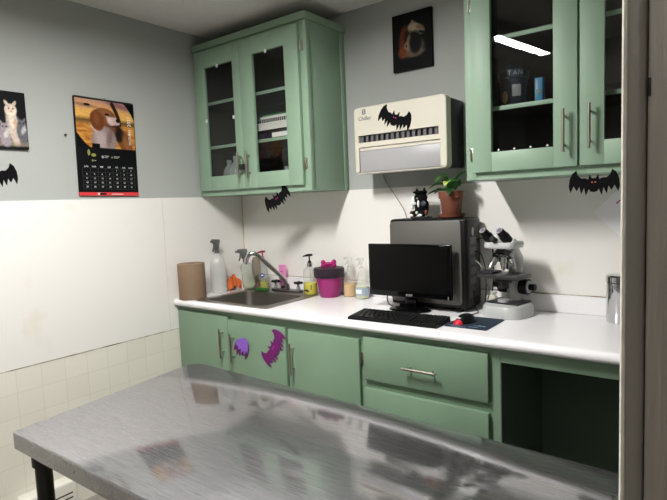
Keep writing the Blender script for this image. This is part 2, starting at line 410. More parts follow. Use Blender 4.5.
# white sheet panels on the lower walls, tile below
struct('trim_1', 'white wall panel on the left wall in front of the seam', MB().box(.0002, .004, YF, -.6012, .732, 1.473), 'panel')
struct('trim_2', 'white wall panel on the left wall beside the sink', MB().box(.0002, .004, -.5988, -.0045, .732, 1.473), 'panel')
struct('trim_3', 'white square wall tiles low on the left wall', MB().box(.0002, .003, YF, -.001, 0, .7275), 'tile')
struct('trim_4', 'white wall panel on the back wall above the worktop', MB().box(.0042, XR, -.004, -.0002, 0, 1.473), 'panel')
struct('trim_5', 'brown stained seam between white panel and tiles', MB().box(.0002, .0042, YF, -.001, .7275, .732), 'seam')
struct('trim_6', 'yellowed caulk line in the corner above the sink', MB().box(.0042, .008, -.008, -.0042, .9, 1.472), 'caulk')

# grey steel door and jamb at the right edge of the view
dj = MB().box(2.451, 2.4675, -1.905, -1.80, 0, 2.10, .0055, 4).build('door_1', 'jamb_edge')
dj.location.x = .004
tag(dj, 'grey metal door jamb at the right edge of the view', 'door', kind='structure')
MB().prismz([(2.4506, -1.899), (2.4506, -1.9035), (2.4522, -1.9057), (2.4545, -1.9063), (2.4552, -1.9052), (2.4535, -1.899)], 0, 2.10).build('edge_highlight', 'edge_lit', dj)  # highlight along the rounded jamb edge, painted as a pale strip
MB().box(2.4682, 3.29, -1.902, -1.852, .01, 2.09, .002).build('door_leaf', 'fridge', dj)
MB().box(2.4675, 2.4682, -1.896, -1.80, .01, 2.09).build('door_gasket', 'gasket', dj)
MB().box(2.4685, 2.4705, -1.9035, -1.90, 1.478, 1.492, .0005).build('latch', 'mic_dark', dj)
MB().box(2.4685, 2.4705, -1.9035, -1.90, .62, .635, .0005).build('latch', 'mic_dark', dj)

# ------------------------------------------------------------------ handles / doors
def bar_handle(parent, x, y, z0, z1, vertical=True, L=None, name='handle'):
    """nickel bar pull standing 25 mm off the face at y"""
    b = MB()
    if vertical:
        b.cyl((x, y - .03, z0), (x, y - .03, z1), .0055, n=14)
        for z in (z0 + .025, z1 - .025): b.cyl((x, y - .03, z), (x, y, z), .0042, n=12)
    else:
        b.cyl((x, y - .03, z0), (x + L, y - .03, z0), .0055, n=14)
        for q in (x + .025, x + L - .025): b.cyl((q, y - .03, z0), (q, y, z0), .0042, n=12)
    return b.build(name, 'steel_handle', parent)

def hinge(parent, x, y, z):
    b = MB().box(x - .009, x + .009, y - .004, y, z - .026, z + .026, .0015)
    b.cyl((x - .004, y - .006, z - .024), (x - .004, y - .006, z + .024), .0045, n=12)
    return b.build('hinge', 'steel_handle', parent)

def framed_door(parent, x0, x1, z0, z1, y, th, ox0, ox1, oz0, oz1, hinge_x=None, hz=(), handle=None, glass_rot=0, mt='green'):
    b = MB()
    yb = y + th
    b.box(x0, ox0, y, yb, z0, z1, .0015); b.box(ox1, x1, y, yb, z0, z1, .0015)
    b.box(ox0, ox1, y, yb, z0, oz0, .0015); b.box(ox0, ox1, y, yb, oz1, z1, .0015)
    d = b.build('door', mt, parent)
    g = MB().box(-(ox1 - ox0) / 2 - .003, (ox1 - ox0) / 2 + .003, -.0015, .0015, oz0 - .004, oz1 + .004).build('glass_pane', 'pane', d, loc=((ox0 + ox1) / 2, y + th * .6, 0))
    g.rotation_euler.z = glass_rot
    if handle: bar_handle(d, handle[0], y, handle[1], handle[2])
    return d

def wall_cabinet(label, x0, x1, zb, zt, group):
    t = thing('wall_cabinet', label, 'cabinet', (0, 0, 0), 0, group)
    D = -.324; yb = -.0005
    c = MB(); c.box(x0, x0 + .018, D + .018, yb - .004, zb, zt - .03, .001); c.box(x1 - .018, x1, D + .018, yb - .004, zb, zt - .03, .001)
    c.box(x0 + .018, x1 - .018, D + .018, yb - .004, zt - .048, zt - .03); c.box(x0 + .018, x1 - .018, D + .018, yb - .004, zb, zb + .016)
    c.build('carcass', 'green', t)
    return t, D, yb

# ---- left wall cabinet
CABS = 'green glass-door wall cabinets'
ZB, ZT = 1.4745, 2.338
t, D, yb = wall_cabinet('left green wall cabinet with two glass doors holding notebooks and bottles', .005, .847, ZB, ZT, CABS)
f = MB()
f.box(.005, .05, D, D + .018, ZB, 2.312, .001); f.box(.80, .847, D, D + .018, ZB, 2.312, .001); f.box(.385, .425, D, D + .018, ZB, 2.312, .001)
f.box(.05, .385, D, D + .018, ZB, 1.53); f.box(.425, .80, D, D + .018, ZB, 1.53); f.box(.05, .385, D, D + .018, 2.25, 2.312); f.box(.425, .80, D, D + .018, 2.25, 2.312)
f.build('face_frame', 'green', t)
f = MB().box(.0045, .857, D - .010, D + .004, 2.302, ZT, .002).box(.847, .857, D + .004, yb - .001, 2.302, ZT, .002).box(.005, .847, D + .004, yb - .004, 2.309, ZT - .002)
f.build('crown_trim', 'green', t)
f = MB().box(.8472, .8515, D, D + .03, ZB, 2.302, .001).box(.8472, .8515, -.04, yb - .0045, ZB, 2.302, .001)
f.build('side_batten', 'green', t)
f = MB().box(.023, .829, -.0085, -.0046, ZB + .016, 2.29).box(.0231, .0261, D + .0185, -.0086, ZB + .016, 2.29).box(.8259, .8289, D + .0185, -.0086, ZB + .016, 2.29).box(.0262, .8258, D + .0185, -.0086, 2.287, 2.29)
f.build('inner_lining', 'lining', t)
for zs in (1.762, 2.012):
    sh = MB().box(.0265, .8255, -.298, -.009, zs - .017, zs).build('shelf', 'lining', t)
    MB().box(.0265, .8255, -.301, -.2981, zs - .017, zs, .001).build('shelf_edge', 'green', sh)
MB().box(.0265, .8255, D + .019, -.009, ZB + .0162, ZB + .018).build('bottom_deck', 'lining', t)
dl = framed_door(t, .028, .4025, 1.505, 2.285, D - .0215, .021, .112, .346, 1.585, 2.195, handle=(.381, 1.563, 1.703))
dr = framed_door(t, .4045, .812, 1.505, 2.285, D - .0215, .021, .495, .721, 1.585, 2.199, handle=(.448, 1.561, 1.703))
for d, pts in ((dl, ((.117, 1.9), (.229, 2.188), (.341, 1.895))), (dr, ((.60, 2.193),))):
    for px, pz in pts: MB().box(px - .007, px + .007, D - .025, D - .0215, pz - .009, pz + .009, .001).build('clip_and_glint', 'white', d)
for z in (2.18, 1.607): hinge(t, .8215, D - .0003, z)
for z in (2.18, 1.607): hinge(t, .019, D - .0003, z)
# padlock on the pull bars
t2 = thing('padlock', 'small dark padlock hanging between the two pulls of the left wall cabinet', 'padlock', (.414, D - .0515, 1.605))
MB().box(-.017, .017, -.008, .008, 0, .03, .003).build('body', 'slot_dark', t2)
MB().tube([(-.012, 0, .028), (-.012, 0, .05), (-.006, 0, .06), (.006, 0, .06), (.012, 0, .05), (.012, 0, .028)], .0028).build('shackle', 'chrome', t2)

# stack of notebooks
def book(label, name, x0, x1, y0, y1, z, h, m, edge='paper_edge', spiral=False, lab=None, rz=0, cat='notebook'):
    t = thing(name, label, cat, ((x0 + x1) / 2, (y0 + y1) / 2, z), rz, 'notebooks stacked in the left wall cabinet')
    w, d = (x1 - x0) / 2, (y1 - y0) / 2
    MB().box(-w + .003, w - .001, -d + .003, d - .003, .0015, h - .0015).build('pages', edge, t)
    MB().box(-w, w, -d, d, 0, .0014).box(-w, w, -d, d, h - .0014, h).build('cover', m, t)
    if spiral:
        s = MB()
        for k in range(22):
            x = -w + .012 + k * (2 * w - .024) / 21
            s.box(x - .0022, x + .0022, -d - .003, -d + .003, .002, h - .001)
        s.build('spiral_binding', 'slot_dark', t)
    if lab: MB().box(lab[0], lab[1], -d - .0006, -d + .004, .0035, h - .003).build('spine_label', 'label_white', t)
    return t
z = 1.7622
book('dark navy folder with a white spine label lowest in the notebook stack', 'notebook', .455, .80, -.292, -.06, z, .030, 'navy_cover', 'navy_cover', lab=(-.06, .12)); z += .0302
book('thin black notebook lying on the navy folder', 'notebook', .47, .80, -.290, -.07, z, .016, 'black_cover', 'black_cover', rz=.02); z += .0162
book('thick white pile of papers under the spiral notebooks', 'paper_pile', .465, .80, -.294, -.06, z, .036, 'label_white', cat='papers'); z += .0362
book('white notebook with black spiral binding facing the glass', 'notebook', .475, .80, -.292, -.07, z, .022, 'label_white', spiral=True, rz=.012); z += .0222
book('thin plain white notebook on top of the spiral one', 'notebook', .48, .80, -.288, -.07, z, .012, 'label_white', rz=-.015); z += .0122
book('green folder topmost of the notebook stack', 'notebook', .49, .80, -.280, -.05, z, .010, 'green_cover', 'green_cover', rz=.03)

# bottles on the cabinet bottom
def small_bottle(label, x, y, z, r, h, m='bottle_cab', cap='bottle_cab', name='plastic_bottle', group='clear bottles in the left wall cabinet'):
    t = thing(name, label, 'bottle', (x, y, z), 0, group)
    MB().lathe([(0, 0), (r * .9, 0), (r, .006), (r, h * .62), (r * .8, h * .74), (r * .38, h * .84), (r * .36, h * .9), (0, h * .9)]).build('body', m, t)
    MB().lathe([(0, h * .885), (r * .42, h * .885), (r * .42, h), (0, h)], n=18).build('cap', cap, t)
    return t
zd = ZB + .0182
small_bottle('clear plastic bottle leftmost behind the left cabinet door', .145, -.22, zd, .038, .19)
small_bottle('taller clear plastic bottle in the middle behind the left cabinet door', .235, -.25, zd, .040, .205)
small_bottle('clear plastic bottle nearest the pull behind the left cabinet door', .322, -.22, zd, .036, .18)
small_bottle('clear squat bottle left of two behind the right-hand door of the left cabinet', .60, -.22, zd, .040, .12)
small_bottle('clear squat bottle right of two behind the right-hand door of the left cabinet', .70, -.25, zd, .038, .12)

# ---- right wall cabinet
RX0, RX1 = 1.660, 2.515
t, D, yb = wall_cabinet('right green wall cabinet with glass doors holding a smoky bucket', RX0, RX1, ZB, ZT, CABS)
f = MB()
f.box(RX0, RX0 + .045, D, D + .018, ZB, 2.312, .001); f.box(RX1 - .045, RX1, D, D + .018, ZB, 2.312, .001); f.box(2.065, 2.105, D, D + .018, ZB, 2.312, .001)
for a, b_ in ((RX0 + .045, 2.065), (2.105, RX1 - .045)): f.box(a, b_, D, D + .018, ZB, 1.53); f.box(a, b_, D, D + .018, 2.25, 2.312)
f.build('face_frame', 'green', t)
MB().box(RX0 - .01, RX1 + .01, D - .010, D + .004, 2.302, ZT, .002).box(RX0 - .01, RX0, D + .004, yb - .001, 2.302, ZT, .002).box(RX1, RX1 + .01, D + .004, yb - .001, 2.302, ZT, .002).box(RX0, RX1, D + .004, yb - .004, 2.309, ZT - .002).build('crown_trim', 'green', t)
a, b_ = RX0 + .018, RX1 - .018
MB().box(a, b_, -.0085, -.0046, ZB + .016, 2.29).box(a + .0001, a + .003, D + .0185, -.0086, ZB + .016, 2.29).box(b_ - .003, b_ - .0001, D + .0185, -.0086, ZB + .016, 2.29).box(a + .0031, b_ - .0031, D + .0185, -.0086, 2.287, 2.29).build('inner_lining', 'lining', t)
for zs in (1.757, 2.022): MB().box(a + .0032, b_ - .0032, -.301, -.2981, zs - .017, zs, .001).build('shelf_edge', 'green', MB().box(a + .0032, b_ - .0032, -.298, -.009, zs - .017, zs).build('shelf', 'lining', t))
MB().box(a + .0032, b_ - .0032, D + .019, -.009, ZB + .0162, ZB + .018).build('bottom_deck', 'lining', t)
PANE_ROT = math.radians(-5.5)
dA = framed_door(t, 1.695, 2.081, 1.503, 2.285, D - .0215, .021, 1.771, 2.000, 1.578, 2.195, handle=(2.041, 1.553, 1.705), glass_rot=PANE_ROT)
dB = framed_door(t, 2.089, 2.477, 1.503, 2.285, D - .0215, .021, 2.167, 2.398, 1.586, 2.195, handle=(2.125, 1.560, 1.712))
for z in (2.15, 1.575): hinge(t, 1.6855, D - .0003, z)
for z in (2.15, 1.575): hinge(t, 2.4875, D - .0003, z)
for px in (1.80, 1.86, 1.92, 1.98): MB().sph((px, D - .021, 1.584), .004, .003, .004, 8, 6).build('clip_and_glint', 'white', dA)  # white dots stand in for reflections along the bottom of the glass

# contents of the right cabinet
t = thing('plastic_bucket', 'smoky grey lidded plastic bucket behind the right cabinet glass', 'bucket', (1.808, -.19, 1.7572))
MB().lathe([(0, 0), (.044, 0), (.047, .004), (.055, .128), (.050, .128), (.0, .126)]).build('body', 'bucket_dark', t)
MB().lathe([(.056, .113), (.060, .113), (.061, .142), (.050, .146), (0, .146), (0, .14), (.056, .139)]).build('lid', 'bucket_dark', t)
MB().lathe([(0, .146), (.028, .146), (.026, .168), (0, .170)]).build('lid_knob', 'bucket_dark', t)
def wrap_text(body, size, r, z, a0, da):
    m = MB()
    for k, ch in enumerate(body):
        an = a0 + k * da
        m.X = Matrix.Rotation(an, 4, 'Z'); m.text(ch, size, 0, z, -r)
    m.X = Matrix.Identity(4); return m
wrap_text('TAN', .026, .0622, .128, .1, .33).build('lid_lettering', 'print_pale', t)
m_ = MB()
for k in range(5):
    m_.X = Matrix.Rotation(.3 + k * .12, 4, 'Z'); m_.box(-.0035, .0035, -.0560, -.052, .04, .085)
m_.X = Matrix.Identity(4); m_.build('body_sticker', 'flap_grey', t)
m_ = MB(); m_.X = Matrix.Rotation(-.35, 4, 'Z'); m_.sph((0, -.0515, .04), .013, .004, .025, 12, 8); m_.X = Matrix.Identity(4); m_.build('body_badge', 'liq_peach', t)
t = thing('slim_box', 'slim turquoise box standing beside the smoky bucket', 'box', (1.910, -.185, 1.7572), .04)
MB().box(-.0145, .0145, -.02, .02, 0, .102, .001).build('carton', 'blue_box', t)
MB().sph((.003, -.0198, .05), .007, .002, .008, 12, 8).build('yellow_spot', 'olive_print', t)
MB().box(-.010, -.004, -.0206, -.018, .06, .095).build('pale_stripe', 'print_pale', t)
t = thing('dark_canister', 'small dark red canister standing right of the turquoise box', 'container', (1.985, -.12, 1.7572), 0)
MB().lathe([(0, 0), (.03, 0), (.03, .085), (.027, .09), (0, .09)]).build('body', 'lining', t)
MB().sph((-.008, -.028, .055), .01, .004, .008, 12, 8).build('red_spot', 'dim_red', t)
t = thing('glass_dish', 'pale glass dish left of the smoky bucket in the right cabinet', 'dish', (1.722, -.20, 1.7572), 0)
MB().lathe([(0, 0), (.025, 0), (.03, .05), (.027, .05), (.022, .004), (0, .004)]).build('bowl', 'bottle_clear', t)
t = thing('instrument_tray', 'dim metal tray of small tools at the bottom of the right cabinet', 'tray', (1.92, -.18, zd), 0)
MB().box(-.05, .05, -.05, .05, 0, .006, .001).build('tray', 'mic_dark', t)
MB().cyl((-.03, -.03, .018), (.03, .03, .03), .005).cyl((-.02, .02, .012), (.04, -.02, .018), .006).build('tool', 'dark_chrome', t)

# ------------------------------------------------------------------ base cabinets
BASE = 'green base cabinets under the worktop'
YF_ = -.530
def slab_door(parent, x0, x1, z0, z1, name='door', m='green_low'):
    return MB().box(x0, x1, YF_ - .0205, YF_ - .0005, z0, z1, .003, 2).build(name, m, parent)
def carcass(parent, x0, x1, top=True):
    c = MB().box(x0, x0 + .018, YF_ + .018, -.0055, .08, .8612).box(x1 - .018, x1, YF_ + .018, -.0055, .08, .8612).box(x0 + .018, x1 - .018, YF_ + .018, -.0055, .08, .098).box(x0 + .018, x1 - .018, -.02, -.0055, .098, .8612)
    c.box(x0, x1, YF_ + .07, YF_ + .085, .001, .08)
    c.build('carcass', 'green_low', parent)
t = thing('base_cabinet', 'green base cabinet under the sink with two doors and two bats stuck on it', 'cabinet', (0, 0, 0), 0, BASE)
carcass(t, .005, .8365)
MB().box(.005, .03, YF_, YF_ + .018, .08, .8612).box(.40, .44, YF_, YF_ + .018, .08, .8612).box(.81, .8365, YF_, YF_ + .018, .08, .8612).box(.03, .40, YF_, YF_ + .018, .79, .8612).box(.44, .81, YF_, YF_ + .018, .79, .8612).box(.03, .40, YF_, YF_ + .018, .08, .12).box(.44, .81, YF_, YF_ + .018, .08, .12).build('face_frame', 'green_low', t)
d = slab_door(t, .012, .4215, .11, .838); bar_handle(d, .388, YF_ - .0205, .622, .775)
d = slab_door(t, .4265, .829, .11, .824); bar_handle(d, .469, YF_ - .0205, .607, .758)
t = thing('base_cabinet', 'green base cabinet with a single plain door left of the drawers', 'cabinet', (0, 0, 0), 0, BASE)
carcass(t, .837, 1.2665)
MB().box(.837, .87, YF_, YF_ + .018, .08, .8612).box(1.235, 1.2665, YF_, YF_ + .018, .08, .8612).box(.87, 1.235, YF_, YF_ + .018, .79, .8612).box(.87, 1.235, YF_, YF_ + .018, .08, .12).build('face_frame', 'green_low', t)
d = slab_door(t, .845, 1.253, .11, .82); bar_handle(d, .880, YF_ - .0205, .607, .758)
hinge(t, 1.2592, YF_ - .0003, .735); hinge(t, 1.2592, YF_ - .0003, .22)
t = thing('base_cabinet', 'green base cabinet with drawers left of the open knee space', 'cabinet', (0, 0, 0), 0, BASE)
carcass(t, 1.267, 1.8615)
MB().box(1.267, 1.30, YF_, YF_ + .018, .08, .8612).box(1.80, 1.8615, YF_, YF_ + .018, .08, .8612).box(1.30, 1.80, YF_, YF_ + .018, .80, .8612).box(1.30, 1.80, YF_, YF_ + .018, .60, .67).box(1.30, 1.80, YF_, YF_ + .018, .36, .41).box(1.30, 1.80, YF_, YF_ + .018, .08, .13).build('face_frame', 'green_low', t)
for z0, z1, hz in ((.650, .836, .736), (.39, .612, .50), (.11, .37, .25)):
    d = slab_door(t, 1.276, 1.822, z0, z1, 'drawer'); bar_handle(d, 1.477, YF_ - .0205, hz, 0, False, .15)
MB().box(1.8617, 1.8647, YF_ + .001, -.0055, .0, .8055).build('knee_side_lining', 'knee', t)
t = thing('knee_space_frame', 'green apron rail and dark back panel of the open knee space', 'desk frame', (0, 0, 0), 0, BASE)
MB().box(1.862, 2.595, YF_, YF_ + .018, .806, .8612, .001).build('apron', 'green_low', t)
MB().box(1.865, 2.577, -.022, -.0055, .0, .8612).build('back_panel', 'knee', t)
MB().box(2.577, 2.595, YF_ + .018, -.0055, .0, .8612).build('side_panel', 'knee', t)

# ------------------------------------------------------------------ worktop
t = thing('worktop', 'long white laminate worktop with rounded front edge on the green base cabinets', 'countertop', (0, 0, 0))
w = MB(); X0, X1 = .006, 2.60; HX0, HX1, HY0, HY1 = .185, .675, -.515, -.085
prof = [(-.5715 + .019 - .019 * math.cos(a), .8812 + .0188 * math.sin(a)) for a in [PI * (-.5 + k / 12) for k in range(13)]]
prof = [(y, z) for y, z in prof] + [(-.53, .90), (-.53, .8624)]
w.rings([[Vector((x, y, z)) for y, z in prof] for x in (X0, X1)])
w.box(X0, X1, -.53, HY0, .8624, .90); w.box(X0, HX0, HY0, HY1, .8624, .90); w.box(HX1, X1, HY0, HY1, .8624, .90); w.box(X0, X1, HY1, -.005, .8624, .90)
w.build('top', 'laminate', t, ang=30)
MB().box(X0, X1, -.0235, -.0052, .9002, .976, .004, 3).build('backsplash', 'laminate', t)
MB().box(X0, X1, -.0075, -.0045, .9762, .9785).build('caulk_line', 'seam', t)

# sink
t = thing('sink', 'single bowl stainless steel sink set into the worktop corner', 'sink', (0, 0, .9003))
def ring(x0, x1, y0, y1, r, z): return [Vector((x, y, z)) for x, y in rrect(x0, x1, y0, y1, r)]
MB().rings([ring(.158, .700, -.541, -.066, .02, .0), ring(.158, .700, -.541, -.066, .02, .003), ring(.163, .695, -.536, -.071, .018, .0045), ring(.196, .652, -.512, -.172, .05, .0045), ring(.204, .644, -.504, -.180, .05, .002), ring(.204, .644, -.504, -.180, .05, -.0)], closed=True).build('rim', 'sink_steel', t)
MB().rings([ring(.2045, .6435, -.5035, -.1805, .05, .0015), ring(.212, .636, -.496, -.188, .05, -.10), ring(.222, .626, -.486, -.198, .055, -.15), ring(.26, .588, -.448, -.236, .06, -.165), ring(.40, .45, -.36, -.32, .015, -.170), ring(.40, .45, -.36, -.32, .015, -.172), ring(.26, .588, -.448, -.236, .06, -.168), ring(.22, .628, -.488, -.196, .055, -.152), ring(.210, .638, -.498, -.186, .05, -.10), ring(.2025, .6455, -.5055, -.1785, .05, -.0005)], closed=False, cap0=False, cap1=False).build('bowl', 'sink_steel', t)
MB().lathe([(0, -.169), (.035, -.169), (.04, -.166), (.036, -.1655), (0, -.168)], (.425, -.34, 0)).build('drain', 'dark_chrome', t)
# faucet
t = thing('faucet', 'chrome faucet with a long bent spout and two black handles behind the sink', 'faucet', (.458, -.112, .9052))
MB().prismz([(x, y) for x, y in rrect(-.115, .115, -.024, .024, .022)], 0, .014, .004).build('base_plate', 'dark_chrome', t)
MB().lathe([(0, .014), (.018, .014), (.016, .03), (.012, .045), (0, .045)]).build('spout_base', 'dark_chrome', t)
MB().tube([(0, 0, .035), (-.008, -.006, .065), (-.03, -.028, .100), (-.075, -.066, .158), (-.118, -.102, .213), (-.136, -.117, .229), (-.155, -.134, .228), (-.168, -.145, .205), (-.173, -.15, .17)], .0125, 14, 8).build('spout', 'chrome', t)
for sx in (-1, 1):
    h = MB().lathe([(0, .014), (.013, .014), (.011, .03), (.0075, .034), (.0075, .046), (0, .046)], (sx * .088, 0, 0)).build('valve', 'chrome', t)
    k = MB().sph((sx * .088, 0, .055), .012, .012, .01)
    for q in range(4):
        a = q * PI / 2 + .5; k.sph((sx * .088 + .017 * math.cos(a), .017 * math.sin(a), .055), .011, .011, .008, 12, 8)
    k.build('handle', 'black_plastic', h)

# ------------------------------------------------------------------ things around the sink
ZW = .9003
t = thing('paper_towel_roll', 'brown paper towel roll standing at the left end of the worktop', 'paper towel', (.0815, -.492, ZW))
MB().lathe([(.022, .0), (.074, .0), (.0755, .002), (.0755, .198), (.0735, .2), (.022, .2), (.022, .0)], n=40).build('towel', 'kraft', t)
MB().lathe([(.021, .001), (.0218, .001), (.0218, .199), (.020, .199), (.020, .001)], n=24).build('core', 'card', t)

def trigger(parent, z, m, s=1.0):
    b = MB()
    b.lathe([(0, z), (.014 * s, z), (.014 * s, z + .018 * s), (.009 * s, z + .022 * s), (0, z + .022 * s)])
    b.prism([(-.016 * s, z + .022 * s), (.012 * s, z + .022 * s), (.012 * s, z + .045 * s), (.024 * s, z + .07 * s), (.018 * s, z + .082 * s), (-.03 * s, z + .086 * s), (-.042 * s, z + .078 * s), (-.042 * s, z + .066 * s), (-.02 * s, z + .058 * s)], -.011 * s, .011 * s, .003 * s)
    h = b.build('spray_head', m, parent)
    MB().prism([(-.024 * s, z + .06 * s), (-.018 * s, z + .06 * s), (-.022 * s, z + .03 * s), (-.034 * s, z + .012 * s), (-.04 * s, z + .014 * s), (-.03 * s, z + .034 * s)], -.005 * s, .005 * s, .001).build('trigger', m, h)
    MB().cyl((-.05 * s, 0, z + .072 * s), (-.041 * s, 0, z + .072 * s), .006 * s, n=14).build('nozzle', m, h)
t = thing('spray_bottle', 'tall milky spray bottle with grey trigger beside the paper towel roll', 'spray bottle', (.0655, -.285, ZW), 1.75, 'spray bottles by the sink')
MB().lathe([(0, 0), (.045, 0), (.049, .004), (.049, .13), (.046, .18), (.032, .215), (.015, .228), (.013, .24), (0, .24)], n=32).build('body', 'bottle_hdpe', t)
MB().lathe([(0, .003), (.045, .003), (.047, .125), (0, .125)], n=32).build('liquid', 'liq_clear', t)
trigger(t, .236, 'spray_grey')

t = thing('spray_bottle', 'frosted spray bottle tilted to the left behind the sink bowl', 'spray bottle', (.166, -.128, .9065), 0, 'spray bottles by the sink')
t.rotation_euler = (0, math.radians(-7), math.radians(35)); t.location.z = .9095; t.scale = (.93, .93, .90)
MB().lathe([(0, 0), (.030, 0), (.040, .008), (.043, .02), (.041, .075), (.036, .11), (.038, .14), (.032, .165), (.015, .176), (.013, .186), (0, .186)], n=32).build('body', 'bottle_frost', t)
MB().lathe([(0, .003), (.028, .003), (.0375, .015), (.0365, .04), (0, .04)], n=28).build('liquid', 'liq_pale', t)
trigger(t, .178, 'spray_grey', 1.1)

# orange cloth (crumpled)
def cloth():
    n = 26; vs = []; fs = []
    for j in range(n):
        for i in range(n):
            u, v = i / (n - 1) * 2 - 1, j / (n - 1) * 2 - 1
            r = math.hypot(u, v); a = math.atan2(v, u)
            k = .55 + .45 * math.sin(a * 5 + 1.3) * .35
            h = .088 * max(0, 1 - r * .75) ** .8 + .022 * noise.noise(Vector((u * 2.6, v * 2.6, 3))) + .014 * math.sin(a * 7 + r * 5)
            vs.append((u * .048 * (k + .35), v * .052 * (k + .35), max(.002, h)))
    fs = [(j * n + i, j * n + i + 1, (j + 1) * n + i + 1, (j + 1) * n + i) for j in range(n - 1) for i in range(n - 1)]
    return MB().raw(vs, fs)
o = cloth().build('cleaning_cloth', 'orange_cloth', loc=(.080, -.186, ZW), ang=60)
md = o.modifiers.new('thick', 'SOLIDIFY'); md.thickness = .002; md.offset = 1
tag(o, 'crumpled orange cleaning cloth between the two spray bottles', 'cloth')

t = thing('taupe_bottle', 'slim taupe bottle in the corner behind the tilted spray bottle', 'bottle', (.150, -.050, ZW), 0)
MB().lathe([(0, 0), (.022, 0), (.024, .004), (.027, .15), (.026, .172), (.022, .178), (0, .178)]).build('body', 'taupe', t)
MB().lathe([(0, .178), (.020, .178), (.019, .19), (0, .191)]).build('cap', 'taupe', t)
t = thing('white_jar', 'small white jar against the backsplash behind the faucet spout', 'jar', (.223, -.052, ZW), 0)
MB().lathe([(0, 0), (.018, 0), (.0195, .003), (.0195, .06), (.016, .064), (0, .064)]).build('body', 'white_plastic', t)
MB().lathe([(0, .064), (.0185, .064), (.0185, .078), (0, .079)]).build('lid', 'white', t)

def pump(parent, z, m, s=1, ring=None, ang=0):
    if ring: MB().lathe([(0, z), (.0135 * s, z), (.0135 * s, z + .02 * s), (0, z + .02 * s)], n=20).build('collar', ring, parent)
    z2 = z + (.02 * s if ring else 0)
    b = MB().lathe([(0, z2), (.009 * s, z2), (.008 * s, z2 + .008 * s), (.0035 * s, z2 + .01 * s), (.0035 * s, z2 + .032 * s), (0, z2 + .032 * s)], n=16)
    b.X = Matrix.Rotation(ang, 4, 'Z')
    b.prism([(-.034 * s, z2 + .028 * s), (-.03 * s, z2 + .034 * s), (-.008 * s, z2 + .042 * s), (.014 * s, z2 + .042 * s), (.016 * s, z2 + .032 * s), (-.012 * s, z2 + .03 * s)], -.008 * s, .008 * s, .002 * s)
    b.X = Matrix.Identity(4)
    return b.build('pump', m, parent)
t = thing('soap_bottle', 'clear bottle with dark red pump and blue label behind the faucet', 'bottle', (.258, -.098, .9052), 0, 'pump bottles on the worktop')
MB().lathe([(0, 0), (.024, 0), (.027, .005), (.027, .10), (.022, .145), (.011, .185), (.009, .192), (0, .192)]).build('body', 'bottle_clear', t)
MB().lathe([(0, .003), (.024, .003), (.025, .045), (0, .045)]).build('liquid', 'liq_lime', t)
m_ = MB(); m_.X = Matrix.Rotation(.5, 4, 'Z'); m_.sph((0, -.0255, .085), .013, .003, .014); m_.X = Matrix.Identity(4); m_.build('label', 'label_blue', t)
m_ = MB(); m_.X = Matrix.Rotation(.5, 4, 'Z'); m_.box(-.007, .007, -.0294, -.027, .082, .090, .001); m_.X = Matrix.Identity(4); m_.build('label_band', 'white', t)
m_ = MB(); m_.X = Matrix.Rotation(-.2, 4, 'Z'); m_.box(-.012, -.004, -.0272, -.024, .012, .05, .002); m_.X = Matrix.Identity(4); m_.build('red_sticker', 'dim_red', t)
pump(t, .187, 'red_plastic', 1.1, None, .5)
o = MB().box(-.046, .046, -.022, .022, 0, .016, .005).build('scouring_pad', 'sponge', loc=(.278, -.166 + .0, .9052), rz=.08)
o.location = (.298, -.158, .9056); o.rotation_euler.z = .05
o.scale = (1, .62, 1)
tag(o, 'green scouring pad lying on the sink edge below the red pump bottle', 'sponge')
t = thing('cream_tube', 'pink squeeze tube standing on its black cap behind the faucet', 'tube', (.368, -.046, ZW), .1)
MB().lathe([(0, 0), (.0145, 0), (.0145, .02), (.0135, .024), (0, .024)]).build('cap', 'black_plastic', t)
n = 20; R = []
for zz, a_, b2 in ((.024, .0185, .0155), (.03, .0235, .0165), (.07, .0260, .014), (.12, .0275, .006), (.142, .028, .002), (.15, .028, .0015)):
    R.append([Vector((a_ * math.cos(2 * PI * k / n), b2 * math.sin(2 * PI * k / n), zz)) for k in range(n)])
MB().rings(R).build('body', 'pink_plastic', t)
MB().box(-.015, .015, -.0175, -.0155, .045, .095, .0008).box(-.01, .01, -.0135, -.011, .108, .112).build('print', 'pink_dark', t)

t = thing('soap_dispenser', 'clear pump dispenser half full of yellow soap left of the magenta bucket', 'soap dispenser', (.646, -.124, .9052), 0, 'pump bottles on the worktop')
MB().lathe([(0, 0), (.036, 0), (.039, .004), (.039, .115), (.034, .14), (.014, .152), (.012, .156), (0, .156)], n=32).build('body', 'bottle_clear', t)
MB().lathe([(0, .003), (.036, .003), (.0375, .006), (.0375, .066), (0, .066)], n=32).build('liquid', 'liq_yellow', t)
MB().cyl((.002, 0, .066), (0, 0, .155), .0025, n=10).build('dip_tube', 'bottle_frost', t)
m_ = MB()
for k, (a, z0, h_) in enumerate(((-.1, .02, .008), (.12, .02, .012), (.3, .018, .008), (-.35, .02, .006), (.75, .03, .026))):
    m_.X = Matrix.Rotation(a, 4, 'Z'); m_.box(-.005 + (.003 if k == 4 else 0), .005 - (.002 if k == 4 else 0), -.0398, -.037, z0, z0 + h_, .001)
m_.X = Matrix.Identity(4); m_.build('lettering', 'cal_black', t)
pump(t, .154, 'black_plastic', 1.15, 'chrome', .35)

